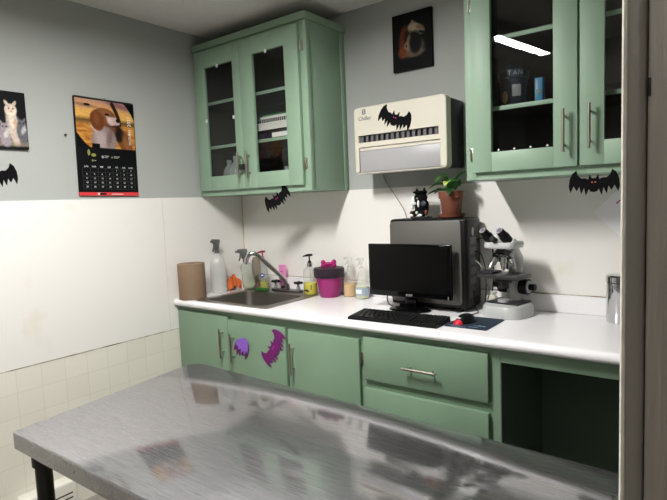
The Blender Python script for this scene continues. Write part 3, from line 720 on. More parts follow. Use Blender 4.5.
# magenta treat bucket with bone handle
t = thing('treat_bucket', 'magenta bucket with dark glitter lid and a bone handle beside the soap', 'bucket', (.775, -.118, ZW), 0)
MB().lathe([(0, 0), (.050, 0), (.054, .004), (.073, .118), (.070, .118), (0, .114)], n=40).build('body', 'magenta', t)
MB().lathe([(.0745, .108), (.079, .108), (.082, .112), (.084, .152), (.081, .158), (0, .160), (0, .15), (.0745, .148)], n=48).build('lid', 'glitter', t)
b = MB().cyl((-.026, 0, .178), (.026, 0, .178), .0105)
for sx in (-1, 1):
    for dz in (-.009, .009): b.sph((sx * .029, 0, .179 + dz), .0135, .013, .0135)
b.box(-.01, .01, -.006, .006, .158, .176)
o = b.build('bone_handle', 'magenta_bone', t); o.rotation_euler.z = .64

def tall_spray(label, x, y, m, liq, lh, labelm):
    t = thing('spray_bottle', label, 'spray bottle', (x, y, ZW), .9, 'clear spray bottles beside the monitor')
    MB().lathe([(0, 0), (.034, 0), (.0365, .004), (.0365, .068), (.034, .085), (.017, .135), (.0125, .15), (.0125, .165), (0, .165)], n=32).build('body', m, t)
    MB().lathe([(0, .003), (.033, .003), (.0348, .006), (.0348, lh), (0, lh)], n=32).build('liquid', liq, t)
    if labelm:
        MB().lathe([(.0352, .018), (.0371, .018), (.0371, .058), (.0352, .058)], n=32).build('label', labelm, t)
        m_ = MB()
        for k in range(7): m_.X = Matrix.Rotation(-.95 - .45 + k * .15, 4, 'Z'); m_.box(-.003, .003, -.0378, -.036, .028, .05)
        m_.X = Matrix.Identity(4); m_.build('label_panel', 'label_white', t)
    trigger(t, .162, 'bottle_clear', .62)
tall_spray('clear spray bottle with peach liquid right of the magenta bucket', .876, -.066, 'bottle_clear', 'liq_peach', .072, None)
tall_spray('clear spray bottle with pale liquid and grey label beside the monitor', .968, -.085, 'bottle_clear', 'liq_pale', .065, 'label_grey')

# ------------------------------------------------------------------ computer
t = thing('computer_tower', 'grey and black computer tower standing behind the monitor', 'computer', (1.410, -.116, ZW))
MB().box(-.197, .19, -.080, .080, .012, .417, .012, 3).build('chassis', 'black_plastic', t)
MB().prism([(x, z) for x, z in rrect(-.193, .166, .03, .408, .02)], -.0855, -.0785, .0015).build('side_panel', 'tower_grey', t)
MB().prism([(x, z) for x, z in rrect(-.182, .186, .020, .413, .02)], .0785, .0825, .001).build('far_side_panel', 'tower_grey', t)
b = MB()
for zz in (.30, .255, .21, .165, .12): b.box(.189, .1925, -.045, .02, zz, zz + .03, .001)
b.build('rear_port', 'spray_grey', t)
MB().box(.1895, .1915, -.06, .055, .06, .30, .001).build('rear_plate', 'mic_dark', t)
MB().sph((.1895, -.01, .355), .002, .012, .020).build('rear_badge', 'flap_grey', t)
for sx in (-.15, .15):
    for sy in (-.06, .06): MB().cyl((sx, sy, 0), (sx, sy, .014), .014).build('foot', 'black_plastic', t)

t = thing('monitor', 'black flat computer monitor with dark screen in front of the tower', 'monitor', (1.342, -.252, ZW))
MB().box(-.211, .211, -.012, .012, .060, .306, .004, 3).box(-.15, .15, .011, .026, .10, .27, .006).build('housing', 'black_gloss', t)
MB().box(-.198, .198, -.0135, -.0115, .086, .295).build('screen', 'screen', t)
MB().text('acer', .021, .005, .073, -.0122).build('logo', 'flap_grey', t)
MB().text('P186HV', .009, .175, .3005, -.0122, .0003).build('model_lettering', 'louvre', t)
MB().box(-.03, .03, .004, .022, .012, .11, .004).build('neck', 'black_gloss', t)
MB().lathe([(0, 0), (.098, 0), (.1, .003), (.09, .009), (.03, .014), (0, .014)], (0, .0, 0), 40, 1.05, .62).build('stand_base', 'black_gloss', t)
MB().box(.196, .202, -.0135, -.012, .064, .078, .0008).build('power_button', 'louvre', t)

# keyboard
t = thing('keyboard', 'black computer keyboard lying in front of the monitor', 'keyboard', (1.398, -.462, ZW), .035)
kb = MB(); P_ = [(-.068, .0), (.068, .0), (.068, .022), (-.062, .011), (-.068, .008)]
kb.rings([[Vector((x, y, z)) for y, z in P_] for x in (-.208, .208)]); kb.build('case', 'black_plastic', t)
def keytop(y): return .011 + (y + .062) / .13 * .011
for r_, (yy, n, dep) in enumerate([(-.050, 9, .016), (-.031, 11, .016), (-.012, 12, .016), (.007, 13, .016), (.026, 14, .016), (.052, 13, .013)]):
    x = -.2; wk = .285 / n
    for blk, (xa, xb, nn) in enumerate(((-.200, .082, n), (.090, .134, 3), (.142, .200, 4))):
        if blk == 1 and r_ == 2: continue
        for k in range(nn):
            a = xa + (xb - xa) * k / nn + .001; c = xa + (xb - xa) * (k + 1) / nn - .001; zt = keytop(yy) + .004
            kk = MB(); kk.rings([[Vector(p) for p in ((a, yy - dep / 2, zt - .005), (c, yy - dep / 2, zt - .005), (c, yy + dep / 2, zt - .004), (a, yy + dep / 2, zt - .004))],
                                  [Vector(p) for p in ((a + .002, yy - dep / 2 + .002, zt), (c - .002, yy - dep / 2 + .002, zt), (c - .002, yy + dep / 2 - .001, zt + .001), (a + .002, yy + dep / 2 - .001, zt + .001))]])
            if not globals().get('_keys'): _keys = []
            _keys.append(kk)
for kk in _keys[:98]: kk.build('key', 'black_plastic', t, smooth=False)
rest = MB()
for kk in _keys[98:]: rest.raw(kk.v, [f for f, _ in kk.f])
if rest.v:
    o = rest.build('key', 'black_plastic', t, smooth=False); o['kind'] = 'stuff'

t = thing('mouse_pad', 'navy cloth mouse pad with pale print right of the keyboard', 'mouse pad', (1.700, -.362, ZW), .0)
MB().prismz(rrect(-.088, .088, -.106, .100, .008), 0, .003, .001).build('pad', 'pad_navy', t)
b = MB()
def flat_text(m, body, size, x, y, z):
    X = m.X; m.X = Matrix.Translation((x, y, z)) @ Matrix.Rotation(-PI / 2, 4, 'X'); m.text(body, size, 0, 0, 0, .0004); m.X = X
for (x, y, w_) in ((-.05, -.085, .05), (-.045, -.072, .035), (-.03, -.097, .06), (.045, -.06, .05), (.05, -.05, .03), (.03, -.085, .04)):
    for k in range(int(w_ / .006)): b.box(x - w_ / 2 + k * .006, x - w_ / 2 + k * .006 + .0038, y - .002, y + .003 - (k % 3) * .001, .003, .0034)
b.build('lettering', 'print_pale', t)
t = thing('computer_mouse', 'black computer mouse with red front lying on the navy mouse pad', 'mouse', (1.668, -.378, ZW + .0032), -.3)
b = MB().sph((0, 0, .0), .032, .052, .037)
b.v = [Vector((v.x, v.y, max(v.z, 0))) for v in b.v]
b.build('body', 'black_plastic', t)
b = MB().sph((0, -.045, .0), .020, .020, .018, 16, 10); b.v = [Vector((v.x, v.y, max(v.z, 0))) for v in b.v]
b.build('red_front', 'mouse_red', t)
MB().box(-.009, .009, -.046, -.038, .022, .0255, .001).build('white_mark', 'white', t)

# ------------------------------------------------------------------ things on the tower
ZTW = ZW + .4175
t = thing('potted_plant', 'small green pothos plant in a terracotta pot on the computer tower', 'plant', (1.497, -.118, ZTW), .0)
MB().lathe([(0, 0), (.05, 0), (.057, .004), (.061, .018), (.057, .018), (.053, .007), (0, .007)], n=36).build('saucer', 'terracotta', t)
MB().lathe([(0, .0075), (.040, .0075), (.043, .012), (.0515, .088), (.0565, .088), (.0585, .121), (.053, .121), (.049, .105), (0, .105)], n=36).build('pot', 'terracotta', t)
MB().lathe([(0, .1055), (.048, .1055), (.04, .112), (0, .115)]).build('soil', 'soil', t)
def leaf(parent, base, az, el, L, W, m, droop=.6):
    n = 9; vs = []; fs = []
    d = Vector((math.cos(az) * math.cos(el), math.sin(az) * math.cos(el), math.sin(el))); side = Vector((-math.sin(az), math.cos(az), 0)); up = d.cross(side) * -1
    p = Vector(base)
    for k in range(n + 1):
        s_ = k / n; wv = W * (math.sin(PI * s_ ** .75) ** .8 if 0 < s_ < 1 else 0) + .0004
        c_ = p + d * (L * s_) + Vector((0, 0, -droop * L * s_ * s_)) + up * 0
        for q in (-1, -.5, 0, .5, 1): vs.append(c_ + side * wv * q + Vector((0, 0, 1)) * (abs(q) * wv * .35))
    for k in range(n):
        for q in range(4): fs.append((k * 5 + q, k * 5 + q + 1, k * 5 + q + 6, k * 5 + q + 5))
    o = MB().raw(vs, fs).build('leaf', m, parent, ang=80)
    md = o.modifiers.new('thick', 'SOLIDIFY'); md.thickness = .0012
    return o
L_ = [(2.9, .35, .085, .024, 'leaf', .5), (3.5, .5, .095, .026, 'leaf', .6), (4.2, .75, .09, .028, 'leaf', .7), (5.0, .5, .075, .024, 'leaf_dark', .8), (-.6, .55, .08, .026, 'leaf', .3),
      (.1, .8, .08, .024, 'leaf', .2), (.9, .9, .08, .025, 'leaf_dark', .4), (1.8, .7, .08, .024, 'leaf_dark', .5), (3.9, 1.1, .08, .026, 'leaf', .5), (5.4, 1.2, .085, .024, 'leaf', .3),
      (2.4, 1.0, .07, .024, 'leaf_dark', .5), (4.7, .15, .05, .018, 'leaf_pale', .6), (3.2, .1, .10, .022, 'leaf_dark', .25), (4.5, 1.0, .06, .026, 'leaf_dark', .4), (5.7, .2, .06, .02, 'leaf_dark', .6)]
b = MB()
for k, (az, el, L, W, m_, dr) in enumerate(L_):
    q = (.018 * math.cos(az), .018 * math.sin(az), .125 + .02 * (k % 3)); leaf(t, q, az, el, L, W, m_, dr)
    b.tube([(0.004 * math.cos(az), .004 * math.sin(az), .11), (.012 * math.cos(az), .012 * math.sin(az), .122), q], .0016, 6, 3)
b.build('stem', 'leaf', t)

# black and white animal figurine, seated
t = thing('figurine', 'small black and white animal figurine left of the plant pot', 'figurine', (1.343, -.118, ZTW), -.2); t.scale = (1.15, 1.1, 1.05)
MB().prismz([(.05 * math.cos(a * PI / 12), .038 * math.sin(a * PI / 12)) for a in range(24)], 0, .008, .002).build('base', 'mic_dark', t)
b = MB().sph((0, .004, .045), .031, .026, .038).sph((0, 0, .092), .029, .026, .026).sph((-.022, -.006, .07), .012, .012, .02).sph((.028, -.008, .062), .015, .014, .022)
b.sph((-.022, -.018, .022), .014, .02, .014).sph((.024, -.018, .022), .014, .02, .014)
b.lathe([(.011, .108), (.008, .122), (.001, .138)], (-.019, 0, 0), 12); b.lathe([(.011, .108), (.008, .122), (.001, .138)], (.019, 0, 0), 12)
b.sph((0, -.004, .117), .033, .028, .008)
b.build('body', 'mat_fig' if 'mat_fig' in M else 'felt_black', t)
MB().sph((-.030, -.012, .082), .010, .010, .020).sph((-.024, -.02, .068), .014, .006, .008).sph((.003, -.022, .066), .005, .005, .016).sph((.0, -.03, .026), .006, .006, .007).sph((-.024, -.036, .015), .009, .007, .007).sph((.022, -.036, .015), .010, .007, .007).sph((-.036, -.012, .05), .006, .008, .010).build('white_patch', 'white', t)
MB().sph((-.036, -.02, .022), .007, .009, .013).sph((.038, -.016, .026), .007, .009, .013).build('red_shoe', 'mat_red' if 'mat_red' in M else 'terracotta', t)
MB().sph((.026, -.018, .066), .013, .006, .012).build('purple_patch', 'bucket_dark', t)
MB().sph((.0, -.025, .09), .006, .004, .004).build('muzzle', 'taupe', t)

# ------------------------------------------------------------------ microscope
t = thing('microscope', 'grey binocular microscope with black stage standing right of the computer tower', 'microscope', (1.764, -.148, ZW), -.16); t.scale = (1.05, 1.05, 1.05)
R = []
for z0, k in ((0, 1.0), (.006, 1.0), (.034, .96), (.046, .90), (.05, .8)):
    R.append([Vector((x * k, y * k, z0)) for x, y in rrect(-.092, .092, -.102, .092, .068, 8)])
MB().rings(R).build('base', 'mic_grey', t)
MB().box(-.07, .07, -.055, .06, .05, .056, .003).build('base_plate', 'mic_dark', t)
# arm: rises from the back of the base and curls forward to the head
b = MB(); n = 16; prof = [(.045, .052, .032, .028), (.05, .10, .030, .024), (.055, .15, .030, .024), (.066, .19, .030, .026), (.060, .225, .032, .032), (.035, .250, .034, .030), (.005, .262, .036, .024), (-.02, .266, .034, .018)]
R = []
for i, (y, z, wx, wr) in enumerate(prof):
    j0, j1 = prof[max(0, i - 1)], prof[min(len(prof) - 1, i + 1)]
    d = Vector((0, j1[0] - j0[0], j1[1] - j0[1])).normalized(); nr = Vector((0, -d.z, d.y))
    R.append([Vector((wx * math.cos(2 * PI * k / n), y, z)) + nr * (wr * math.sin(2 * PI * k / n)) for k in range(n)])
b.rings(R); b.build('arm', 'mic_grey', t)
MB().box(-.094, .084, -.085, .03, .155, .172, .003).build('stage', 'mic_dark', t)
MB().box(-.092, -.03, -.075, .005, .172, .180, .002).box(-.108, -.09, -.06, -.03, .162, .176, .002).build('slide_holder', 'slot_dark', t)
MB().cyl((-.008, -.025, .112), (-.008, -.025, .153), .022).cyl((-.008, -.025, .135), (-.008, -.025, .146), .034).build('condenser', 'slot_dark', t)
MB().lathe([(0, .05), (.025, .05), (.022, .066), (0, .07)], (-.008, -.025, 0)).build('lamp_well', 'flap_grey', t)
MB().cyl((0, -.026, .255), (0, -.042, .235), .036, .042).cyl((0, -.042, .235), (0, -.046, .228), .042, .032).build('nosepiece', 'dark_chrome', t)
for a in (-2.2, -.9, .35, 1.6):
    q = Vector((.027 * math.cos(a), -.046 + .027 * math.sin(a), .236)); d = Vector((.5 * math.cos(a), .5 * math.sin(a) - .2, -.85)).normalized()
    o = MB().cyl(q, q + d * .024, .0135).cyl(q + d * .024, q + d * .044, .0112, .0095).cyl(q + d * .044, q + d * .052, .0075, .0035).build('objective', 'chrome', t)
MB().prismz(rrect(-.066, .066, -.088, .024, .026), .276, .302, .007).build('head', 'mic_grey', t)
for sx in (-1, 1):
    p0 = Vector((sx * .036, -.050, .296)); d = Vector((sx * .0 - .16, -.62, .60)).normalized()
    e = MB().cyl(p0, p0 + d * .045, .0205, .020).cyl(p0 + d * .045, p0 + d * .078, .0185, .0145).build('eyepiece', 'black_plastic', t)
    MB().cyl(p0 + d * .0775, p0 + d * .0815, .0135).build('eyepiece_rim', 'flap_grey', e)
    MB().cyl(p0 + d * .081, p0 + d * .0825, .0095).build('eyepiece_lens', 'lens', e)
    MB().cyl(p0 - d * .006, p0 + d * .016, .0275, .025).build('eyepiece_socket', 'white', e)
MB().cyl((-.008, -.085, .308), (-.012, -.103, .320), .012).build('interpupillary_knob', 'slot_dark', t)
for sx in (-1, 1):
    k = MB().cyl((sx * .030, .050, .112), (sx * .062, .050, .112), .032).build('coarse_knob', 'black_plastic', t)
    MB().cyl((sx * .062, .050, .112), (sx * .066, .050, .112), .025).build('knob_ring', 'flap_grey', k)
    MB().cyl((sx * .066, .050, .112), (sx * .090, .050, .112), .013).build('fine_knob', 'black_plastic', k)
# white plugs behind the microscope
t = thing('power_adapter', 'white power adapter with plug standing behind the microscope base', 'adapter', (1.650, -.044, ZW), .1)
MB().box(-.022, .022, -.014, .014, 0, .06, .005).build('body', 'white_plastic', t)
MB().cyl((.0, 0, .06), (.0, 0, .078), .009).build('plug', 'white', t)

# steel canister at the right
t = thing('canister', 'stainless steel canister with lid at the right end of the worktop', 'canister', (2.186, -.098, ZW))
MB().lathe([(0, 0), (.05, 0), (.052, .003), (.052, .155), (.049, .157), (0, .157)], n=40).build('body', 'chrome', t)
MB().lathe([(.0, .158), (.054, .158), (.0545, .180), (.050, .186), (0, .188)], n=40).build('lid', 'chrome', t)

# ------------------------------------------------------------------ cables
def cable(label, pts, r=.0028, m='cable', group='black cables behind the computer'):
    o = MB().tube(pts, r, 8, 8).build('cable', m); tag(o, label, 'cable', group); return o
cable('black cable looping from the top rear port of the tower behind the microscope', [(1.604, -.10, 1.215), (1.64, -.095, 1.222), (1.668, -.075, 1.18), (1.668, -.06, 1.08), (1.655, -.045, .98), (1.625, -.045, .915), (1.612, -.045, .906)])
cable('black cable drooping from the second rear port of the tower', [(1.604, -.12, 1.165), (1.63, -.118, 1.16), (1.645, -.10, 1.09), (1.64, -.08, 1.0), (1.632, -.075, .92), (1.625, -.085, .9035)], .0025)
cable('pale grey cable arching from the tower towards the microscope stage', [(1.604, -.125, 1.125), (1.625, -.135, 1.12), (1.65, -.142, 1.09), (1.66, -.13, 1.03), (1.662, -.095, .98), (1.645, -.092, .93), (1.65, -.098, .9035)], .0028, 'cable_grey')
cable('black mouse cable looping over the worktop beside the microscope', [(1.652, -.326, .912), (1.645, -.300, .908), (1.632, -.27, .907), (1.632, -.235, .9035), (1.642, -.20, .9035), (1.636, -.165, .9035), (1.620, -.15, .91), (1.608, -.14, .95), (1.604, -.135, .99)], .002)
cable('black monitor cable hanging behind the left of the monitor base', [(1.215, -.222, .975), (1.205, -.224, .945), (1.215, -.226, .915), (1.245, -.224, .9045), (1.29, -.219, .9045)], .0028)

# ------------------------------------------------------------------ air conditioner
t = thing('air_conditioner', 'white wall-mounted cooler unit with a black bat stuck on it', 'air conditioner', (1.275, -.0045, 1.54))
def rr(x0, x1, z0, z1, r): return rrect(x0, x1, z0, z1, r)
b = MB()
W = .245; H = .323
outer = rr(-W, W, 0, H, .022); n_o = len(outer)
# shell: rounded slab with slot and flap recess built as bands
R = [[Vector((x, -.150, z)) for x, z in rr(-W, W, 0, H, .022)], [Vector((x, -.188, z)) for x, z in rr(-W, W, 0, H, .022)], [Vector((x, -.1945, z)) for x, z in rr(-W + .003, W - .003, .003, H - .003, .02)], [Vector((x, -.1955, z)) for x, z in rr(-W + .008, W - .008, .008, H - .008, .017)]]
b.rings(R, cap1=False)
def face(x0, x1, z0, z1): b.raw([(x0, -.1955, z0), (x1, -.1955, z0), (x1, -.1955, z1), (x0, -.1955, z1)], [(0, 1, 2, 3)])
xi, zi = W - .025, H - .025
SX0, SX1, SZ0, SZ1 = -.219, .206, .152, .187
FX0, FX1, FZ0, FZ1 = -.219, .212, .012, .130
# rounded outer border fan: connect ring to inner rectangle
ring3 = rr(-W + .008, W - .008, .008, H - .008, .017)
b.prism(rr(-W + .008, W - .008, SZ1, H - .008, .001), -.1955, -.17)
b.prism(rr(-W + .008, SX0, FZ1, SZ1, .001), -.1955, -.17); b.prism(rr(SX1, W - .008, FZ1, SZ1, .001), -.1955, -.17)
b.prism(rr(SX0, SX1, FZ1, SZ0, .001), -.1955, -.17)
b.prism(rr(-W + .008, FX0, .012, FZ1, .001), -.1955, -.17); b.prism(rr(FX1, W - .008, .012, FZ1, .001), -.1955, -.17)
b.build('front_shell', 'white_plastic', t)
MB().box(SX0 - .002, SX1 + .002, -.174, -.160, SZ0 - .002, SZ1 + .002).build('air_slot', 'slot_dark', t)
for k in range(15):
    x = SX0 + .014 + k * .0282
    o = MB().box(-.0095, .0095, -.001, .001, SZ0 + .003, SZ1 - .003).build('louvre', 'louvre', t, loc=(x, -.183, 0)); o.rotation_euler.z = -.35
MB().box(FX0 + .002, FX1 - .002, -.192, -.172, FZ0 - .002, FZ1 - .018, .002).build('lower_flap', 'flap_grey', t)
MB().prism([(FX0 + .001, FZ1 - .001), (FX1 - .001, FZ1 - .001), (FX1 - .001, FZ1 - .016), (FX0 + .001, FZ1 - .016)], -.187, -.172).build('flap_lip', 'white_plastic', t)
MB().box(-W + .010, W - .003, -.149, 0, .006, H - .010, .008, 3).build('rear_housing', 'black_plastic', t)
MB().text('Chiller', .027, -.182, .266, -.1960, .0010, shear=.25).build('logo_lettering', 'logo_grey', t)
b = MB()
for k in range(3):
    for dx in (-.007, .007): b.sph((-.184 + dx, -.1957, .290 + k * .008), .004, .0008, .004, 8, 6)
b.sph((-.184, -.1957, .286), .003, .0006, .003, 8, 6).sph((-.184, -.1957, .310), .003, .0006, .003, 8, 6).sph((-.184, -.1957, .298), .003, .0006, .003, 8, 6)
b.build('logo_mark', 'logo_grey', t)
cable('thin grey power cord hanging from the cooler unit down behind the tower', [(1.075, -.012, 1.545), (1.085, -.010, 1.51), (1.12, -.009, 1.46), (1.165, -.009, 1.395), (1.20, -.009, 1.33), (1.23, -.010, 1.2)], .0022, 'cable_grey', 'cables')

# ------------------------------------------------------------------ bats
BATL = [(0, -.20), (.06, -.19), (.10, -.13), (.155, -.27), (.19, -.10), (.25, -.24), (.285, -.07), (.34, -.17), (.40, -.06), (.47, -.20), (.50, -.07), (.48, .09), (.43, .21), (.35, .27), (.32, .17), (.25, .10), (.17, .10), (.105, .07), (.085, .18), (.04, .095)]
def bat_poly(s): return [(x * s, z * s) for x, z in BATL] + [(-x * s, z * s) for x, z in reversed(BATL[1:])]
BATS = 'felt bat decorations'
def bat(label, loc, s, rx=0, rz=0, m='felt_black', eye='pink'):
    t = thing('felt_bat', label, 'bat decoration', loc, 0, BATS)
    t.rotation_euler = (0, -rx, rz)
    MB().prism(bat_poly(s), -.003, 0).build('body', m, t, smooth=False)
    for sx in (-1, 1): MB().sph((sx * .032 * s, -.003, .01 * s), .020 * s, .0015, .016 * s, 10, 6).build('eye', eye, t)
    return t
bat('black felt bat with pink eyes stuck on the white cooler unit', (1.263, -.2006, 1.787), .178, math.radians(-22))
bat('black felt bat with pink eyes hanging from the left wall cabinet', (.612, -.3242, 1.441), .185, math.radians(27))
bat('black felt bat with salmon eyes hanging under the right wall cabinet', (2.131, -.3242, 1.441), .165, 0, 0, 'felt_black', 'orange_eye')
bat('black felt bat cut by the left edge, on the wall under the cat picture', (.0005, -1.425, 1.585), .19, math.radians(0), PI / 2)
t = bat('dark purple felt bat tilted steeply on the sink cabinet door', (.752, -.5522, .716), .20, math.radians(56), 0, 'felt_purple', 'pink')
t = thing('felt_bat', 'purple felt bat folded over so a violet wing shows, near the door pull', 'bat decoration', (.530, -.5522, .688), 0, BATS)
t.rotation_euler = (0, .5, 0)
half = [(x, z) for x, z in BATL]
b = MB(); b.X = Matrix.Scale(.20, 4) @ Matrix.Translation((-.25, 0, -.02)); b.prism([(x, z) for x, z in half] + [(0, .09)], -.015, 0); b.build('lower_wing', 'felt_purple', t, smooth=False)
fold = [(-.02, .02), (.06, .14), (.2, .26), (.33, .24), (.42, .10), (.46, -.06), (.40, -.02), (.37, -.16), (.31, -.06), (.26, -.19), (.2, -.07), (.14, -.18), (.1, -.06), (.03, -.10)]
b = MB(); b.X = Matrix.Scale(.20, 4) @ Matrix.Translation((-.21, 0, .05)); b.prism(fold, -.045, -.03); b.build('folded_wing', 'felt_violet', t, smooth=False)

# ------------------------------------------------------------------ pictures
# bulldog canvas
t = thing('canvas_picture', 'black canvas picture of a brown and white bulldog above the cooler unit', 'picture', (1.157, -.0005, 2.039))
Wc, Hc = .213, .271
MB().box(0, Wc, -.0195, 0, 0, Hc, .0015).build('canvas', 'canvas_edge', t)
def bulldog(u, v):
    c = hx('0b0b0d')
    c = mixc(c, hx('5e2d1b'), .95 * ell(u, v, .30, .52, .13, .27, -.12, .25))
    c = mixc(c, hx('6f3a22'), ell(u, v, .29, .33, .15, .11, .3, .35))
    c = mixc(c, hx('4a443a'), ell(u, v, .62, .38, .21, .16, 0, .3)); c = mixc(c, hx('6c604c'), .9 * ell(u, v, .58, .27, .24, .06, .08, .45))
    c = mixc(c, hx('8d7f68'), ell(u, v, .62, .69, .22, .10, -.28, .22)); c = mixc(c, hx('9c8e74'), ell(u, v, .53, .74, .10, .08, .3, .5)); c = mixc(c, hx('857863'), ell(u, v, .53, .81, .03, .05, .2, .4))
    c = mixc(c, hx('6a4a34'), .6 * ell(u, v, .72, .70, .09, .035, -.3, .6)); c = mixc(c, hx('2a1712'), ell(u, v, .36, .60, .055, .10, -.25, .4))
    c = mixc(c, hx('7d705a'), .9 * ell(u, v, .45, .47, .085, .17, -.3, .3)); c = mixc(c, hx('8a7d66'), .8 * ell(u, v, .36, .42, .055, .055, 0, .4)); c = mixc(c, hx('33201a'), .9 * ell(u, v, .365, .425, .022, .03, 0, .4))
    c = mixc(c, hx('131211'), ell(u, v, .60, .455, .155, .19, 0, .25)); c = mixc(c, hx('1a1613'), ell(u, v, .56, .60, .09, .05, -.2, .4)); c = mixc(c, hx('16110f'), ell(u, v, .76, .615, .08, .022, -.25, .5))
    c = mixc(c, hx('3a2a22'), .7 * ell(u, v, .50, .66, .05, .012, -.5, .6))
    n_ = .16 * nzz(u, v, 26) + .10 * nzz(u, v, 60, 3); return tuple(x * (1 + n_) for x in c)
paint('picture_print', t, Wc - .004, Hc - .004, 90, 110, bulldog, 'canvas_print', (.002, -.0199, .002))
# cats canvas on the left wall
t = thing('canvas_picture', 'canvas picture of kittens on black, cut by the left edge', 'picture', (.0005, -1.605, 1.697), PI / 2)
Wk, Hk = .327, .247
MB().box(0, Wk, -.016, 0, 0, Hk, .0015).build('canvas', 'canvas_edge', t)
def cats(u, v):
    c = hx('101012')
    c = mixc(c, hx('7d7264'), ell(u, v, .6, .09, .9, .055, 0, .3))
    fur = .12 * nzz(u * 1.3, v, 22)
    for ox, base in ((.815, 'dcc8b8'), (.42, 'b9b3b0'), (.14, 'a08a78')):
        k = hx(base)
        c = mixc(c, tuple(x * .9 for x in k), ell(u, v, ox + .012, .40, .082, .34, .10, .2))
        c = mixc(c, k, ell(u, v, ox - .005, .68, .078, .11, 0, .15))
        for s_ in (-1, 1): c = mixc(c, tuple(x * .92 for x in k), ell(u, v, ox + s_ * .048 - .005, .79, .022, .06, -s_ * .35, .3))
        for s_ in (-1, 1): c = mixc(c, hx('35302a'), ell(u, v, ox + s_ * .026, .705, .010, .015, 0, .4))
        c = mixc(c, hx('b98b80'), ell(u, v, ox, .65, .012, .014, 0, .5)); c = mixc(c, hx('efe6dc'), .7 * ell(u, v, ox, .615, .03, .025, 0, .6))
        c = mixc(c, hx('eee2d6'), .6 * ell(u, v, ox, .48, .03, .13, 0, .6))
    c = mixc(c, hx('c9a284'), ell(u, v, .90, .44, .08, .045, -.5, .3))
    for ox, oy, base in ((.935, .34, '626267'), (.715, .26, '9a9096'), (.30, .3, '77706e'), (.56, .28, 'a59c99')):
        k = hx(base)
        c = mixc(c, k, ell(u, v, ox, oy - .06, .07, .18, .1, .2)); c = mixc(c, k, ell(u, v, ox, oy + .1, .055, .085, 0, .2))
        for s_ in (-1, 1): c = mixc(c, k, ell(u, v, ox + s_ * .035, oy + .18, .016, .045, -s_ * .3, .3))
        c = mixc(c, hx('d8d4d2'), .7 * ell(u, v, ox + .02, oy, .03, .08, -.3, .5)); c = mixc(c, hx('26262a'), ell(u, v, ox - .02, oy + .12, .01, .014, 0, .5)); c = mixc(c, hx('26262a'), ell(u, v, ox + .022, oy + .12, .01, .014, 0, .5))
    return tuple(x * (1 + fur) for x in c)
paint('picture_print', t, Wk - .004, Hk - .004, 150, 90, cats, 'canvas_print', (.002, -.0164, .002))

# calendar
t = thing('wall_calendar', 'black wall calendar with a beagle photo and red bottom strip on the left wall', 'calendar', (.0045, -1.064, 1.491), PI / 2)
Wl, Hl = .318, .474
t.rotation_euler = (0, .012, PI / 2)
MB().box(0, Wl, -.007, 0, 0, Hl, .0008).build('pages', 'cal_black', t)
def beagle(u, v):
    # warm evening field; v = 0 bottom of the photo
    sky = mixc(hx('e8b25a'), hx('b98a86'), max(0, min(1, (v - .72) * 3 + .5 * nzz(u * .6, v * 5, 3, 4))))
    field = mixc(hx('a8642e'), hx('d29a45'), max(0, min(1, .5 + 1.2 * nzz(u, v * 2.2, 9))))
    c = mixc(field, sky, max(0, min(1, (v - .50) * 9)))
    c = mixc(c, hx('4a3a26'), .85 * max(0, 1 - abs(v - .56) / .085) * (1 if u < .35 or u > .6 else .8))
    c = mixc(c, hx('7a4a52'), .6 * ell(u, v, .75, .93, .25, .05, -.25, .6)); c = mixc(c, hx('6a4444'), .5 * ell(u, v, .15, .87, .22, .03, -.1, .6))
    # tail
    for k in range(12):
        s_ = k / 11; c = mixc(c, hx('2a1712'), ell(u, v, .62 + .115 * math.sin(s_ * 1.5), .95 - .42 * s_, .030, .05, 0, .3))
    # rear body
    c = mixc(c, hx('7a4a28'), ell(u, v, .80, .18, .12, .30, .30, .12)); c = mixc(c, hx('1e1512'), ell(u, v, .68, .34, .11, .19, .25, .2)); c = mixc(c, hx('9a6a40'), .6 * ell(u, v, .84, .12, .05, .2, .3, .5))
    # chest
    c = mixc(c, hx('6b4230'), ell(u, v, .47, .42, .20, .20, 0, .15)); c = mixc(c, hx('95817f'), ell(u, v, .45, .16, .215, .31, 0, .12)); c = mixc(c, hx('c4b2b0'), .7 * ell(u, v, .40, .18, .10, .2, .1, .6)); c = mixc(c, hx('6a5552'), .6 * ell(u, v, .55, .25, .05, .2, -.2, .6))
    c = mixc(c, hx('c8b4ac'), ell(u, v, .30, .42, .05, .10, .5, .4))
    # head
    c = mixc(c, hx('7c4a2c'), ell(u, v, .47, .68, .20, .17, -.1, .1)); c = mixc(c, hx('9a6a48'), .6 * ell(u, v, .50, .76, .10, .07, -.3, .6)); c = mixc(c, hx('c8aca6'), ell(u, v, .63, .58, .115, .10, -.35, .18)); c = mixc(c, hx('ddc6c0'), .7 * ell(u, v, .56, .62, .04, .10, .5, .5))
    c = mixc(c, hx('120d0c'), ell(u, v, .712, .615, .04, .045, 0, .2)); c = mixc(c, hx('3a221a'), ell(u, v, .66, .49, .08, .02, .2, .5))
    c = mixc(c, hx('1a0f0b'), ell(u, v, .525, .72, .04, .025, -.2, .3))
    c = mixc(c, hx('6e3c20'), ell(u, v, .345, .57, .115, .21, .12, .1)); c = mixc(c, hx('8f552f'), .6 * ell(u, v, .34, .62, .05, .13, .1, .6))
    c = tuple(x * (1 + .12 * nzz(u, v, 40)) for x in c)
    # black page corners
    edge = .07 + .40 * max(0, .22 - u) / .22
    if u < .22 and v < .30 * (1 - u / .22) ** 1.4: c = hx('0c0c0e')
    if u > .80 and v > 1 - .34 * ((u - .80) / .2) ** 1.6: c = hx('0c0c0e')
    if .235 < u < .37 and v < .09: c = hx('0a0a0b')
    return tuple(x * .97 for x in c)
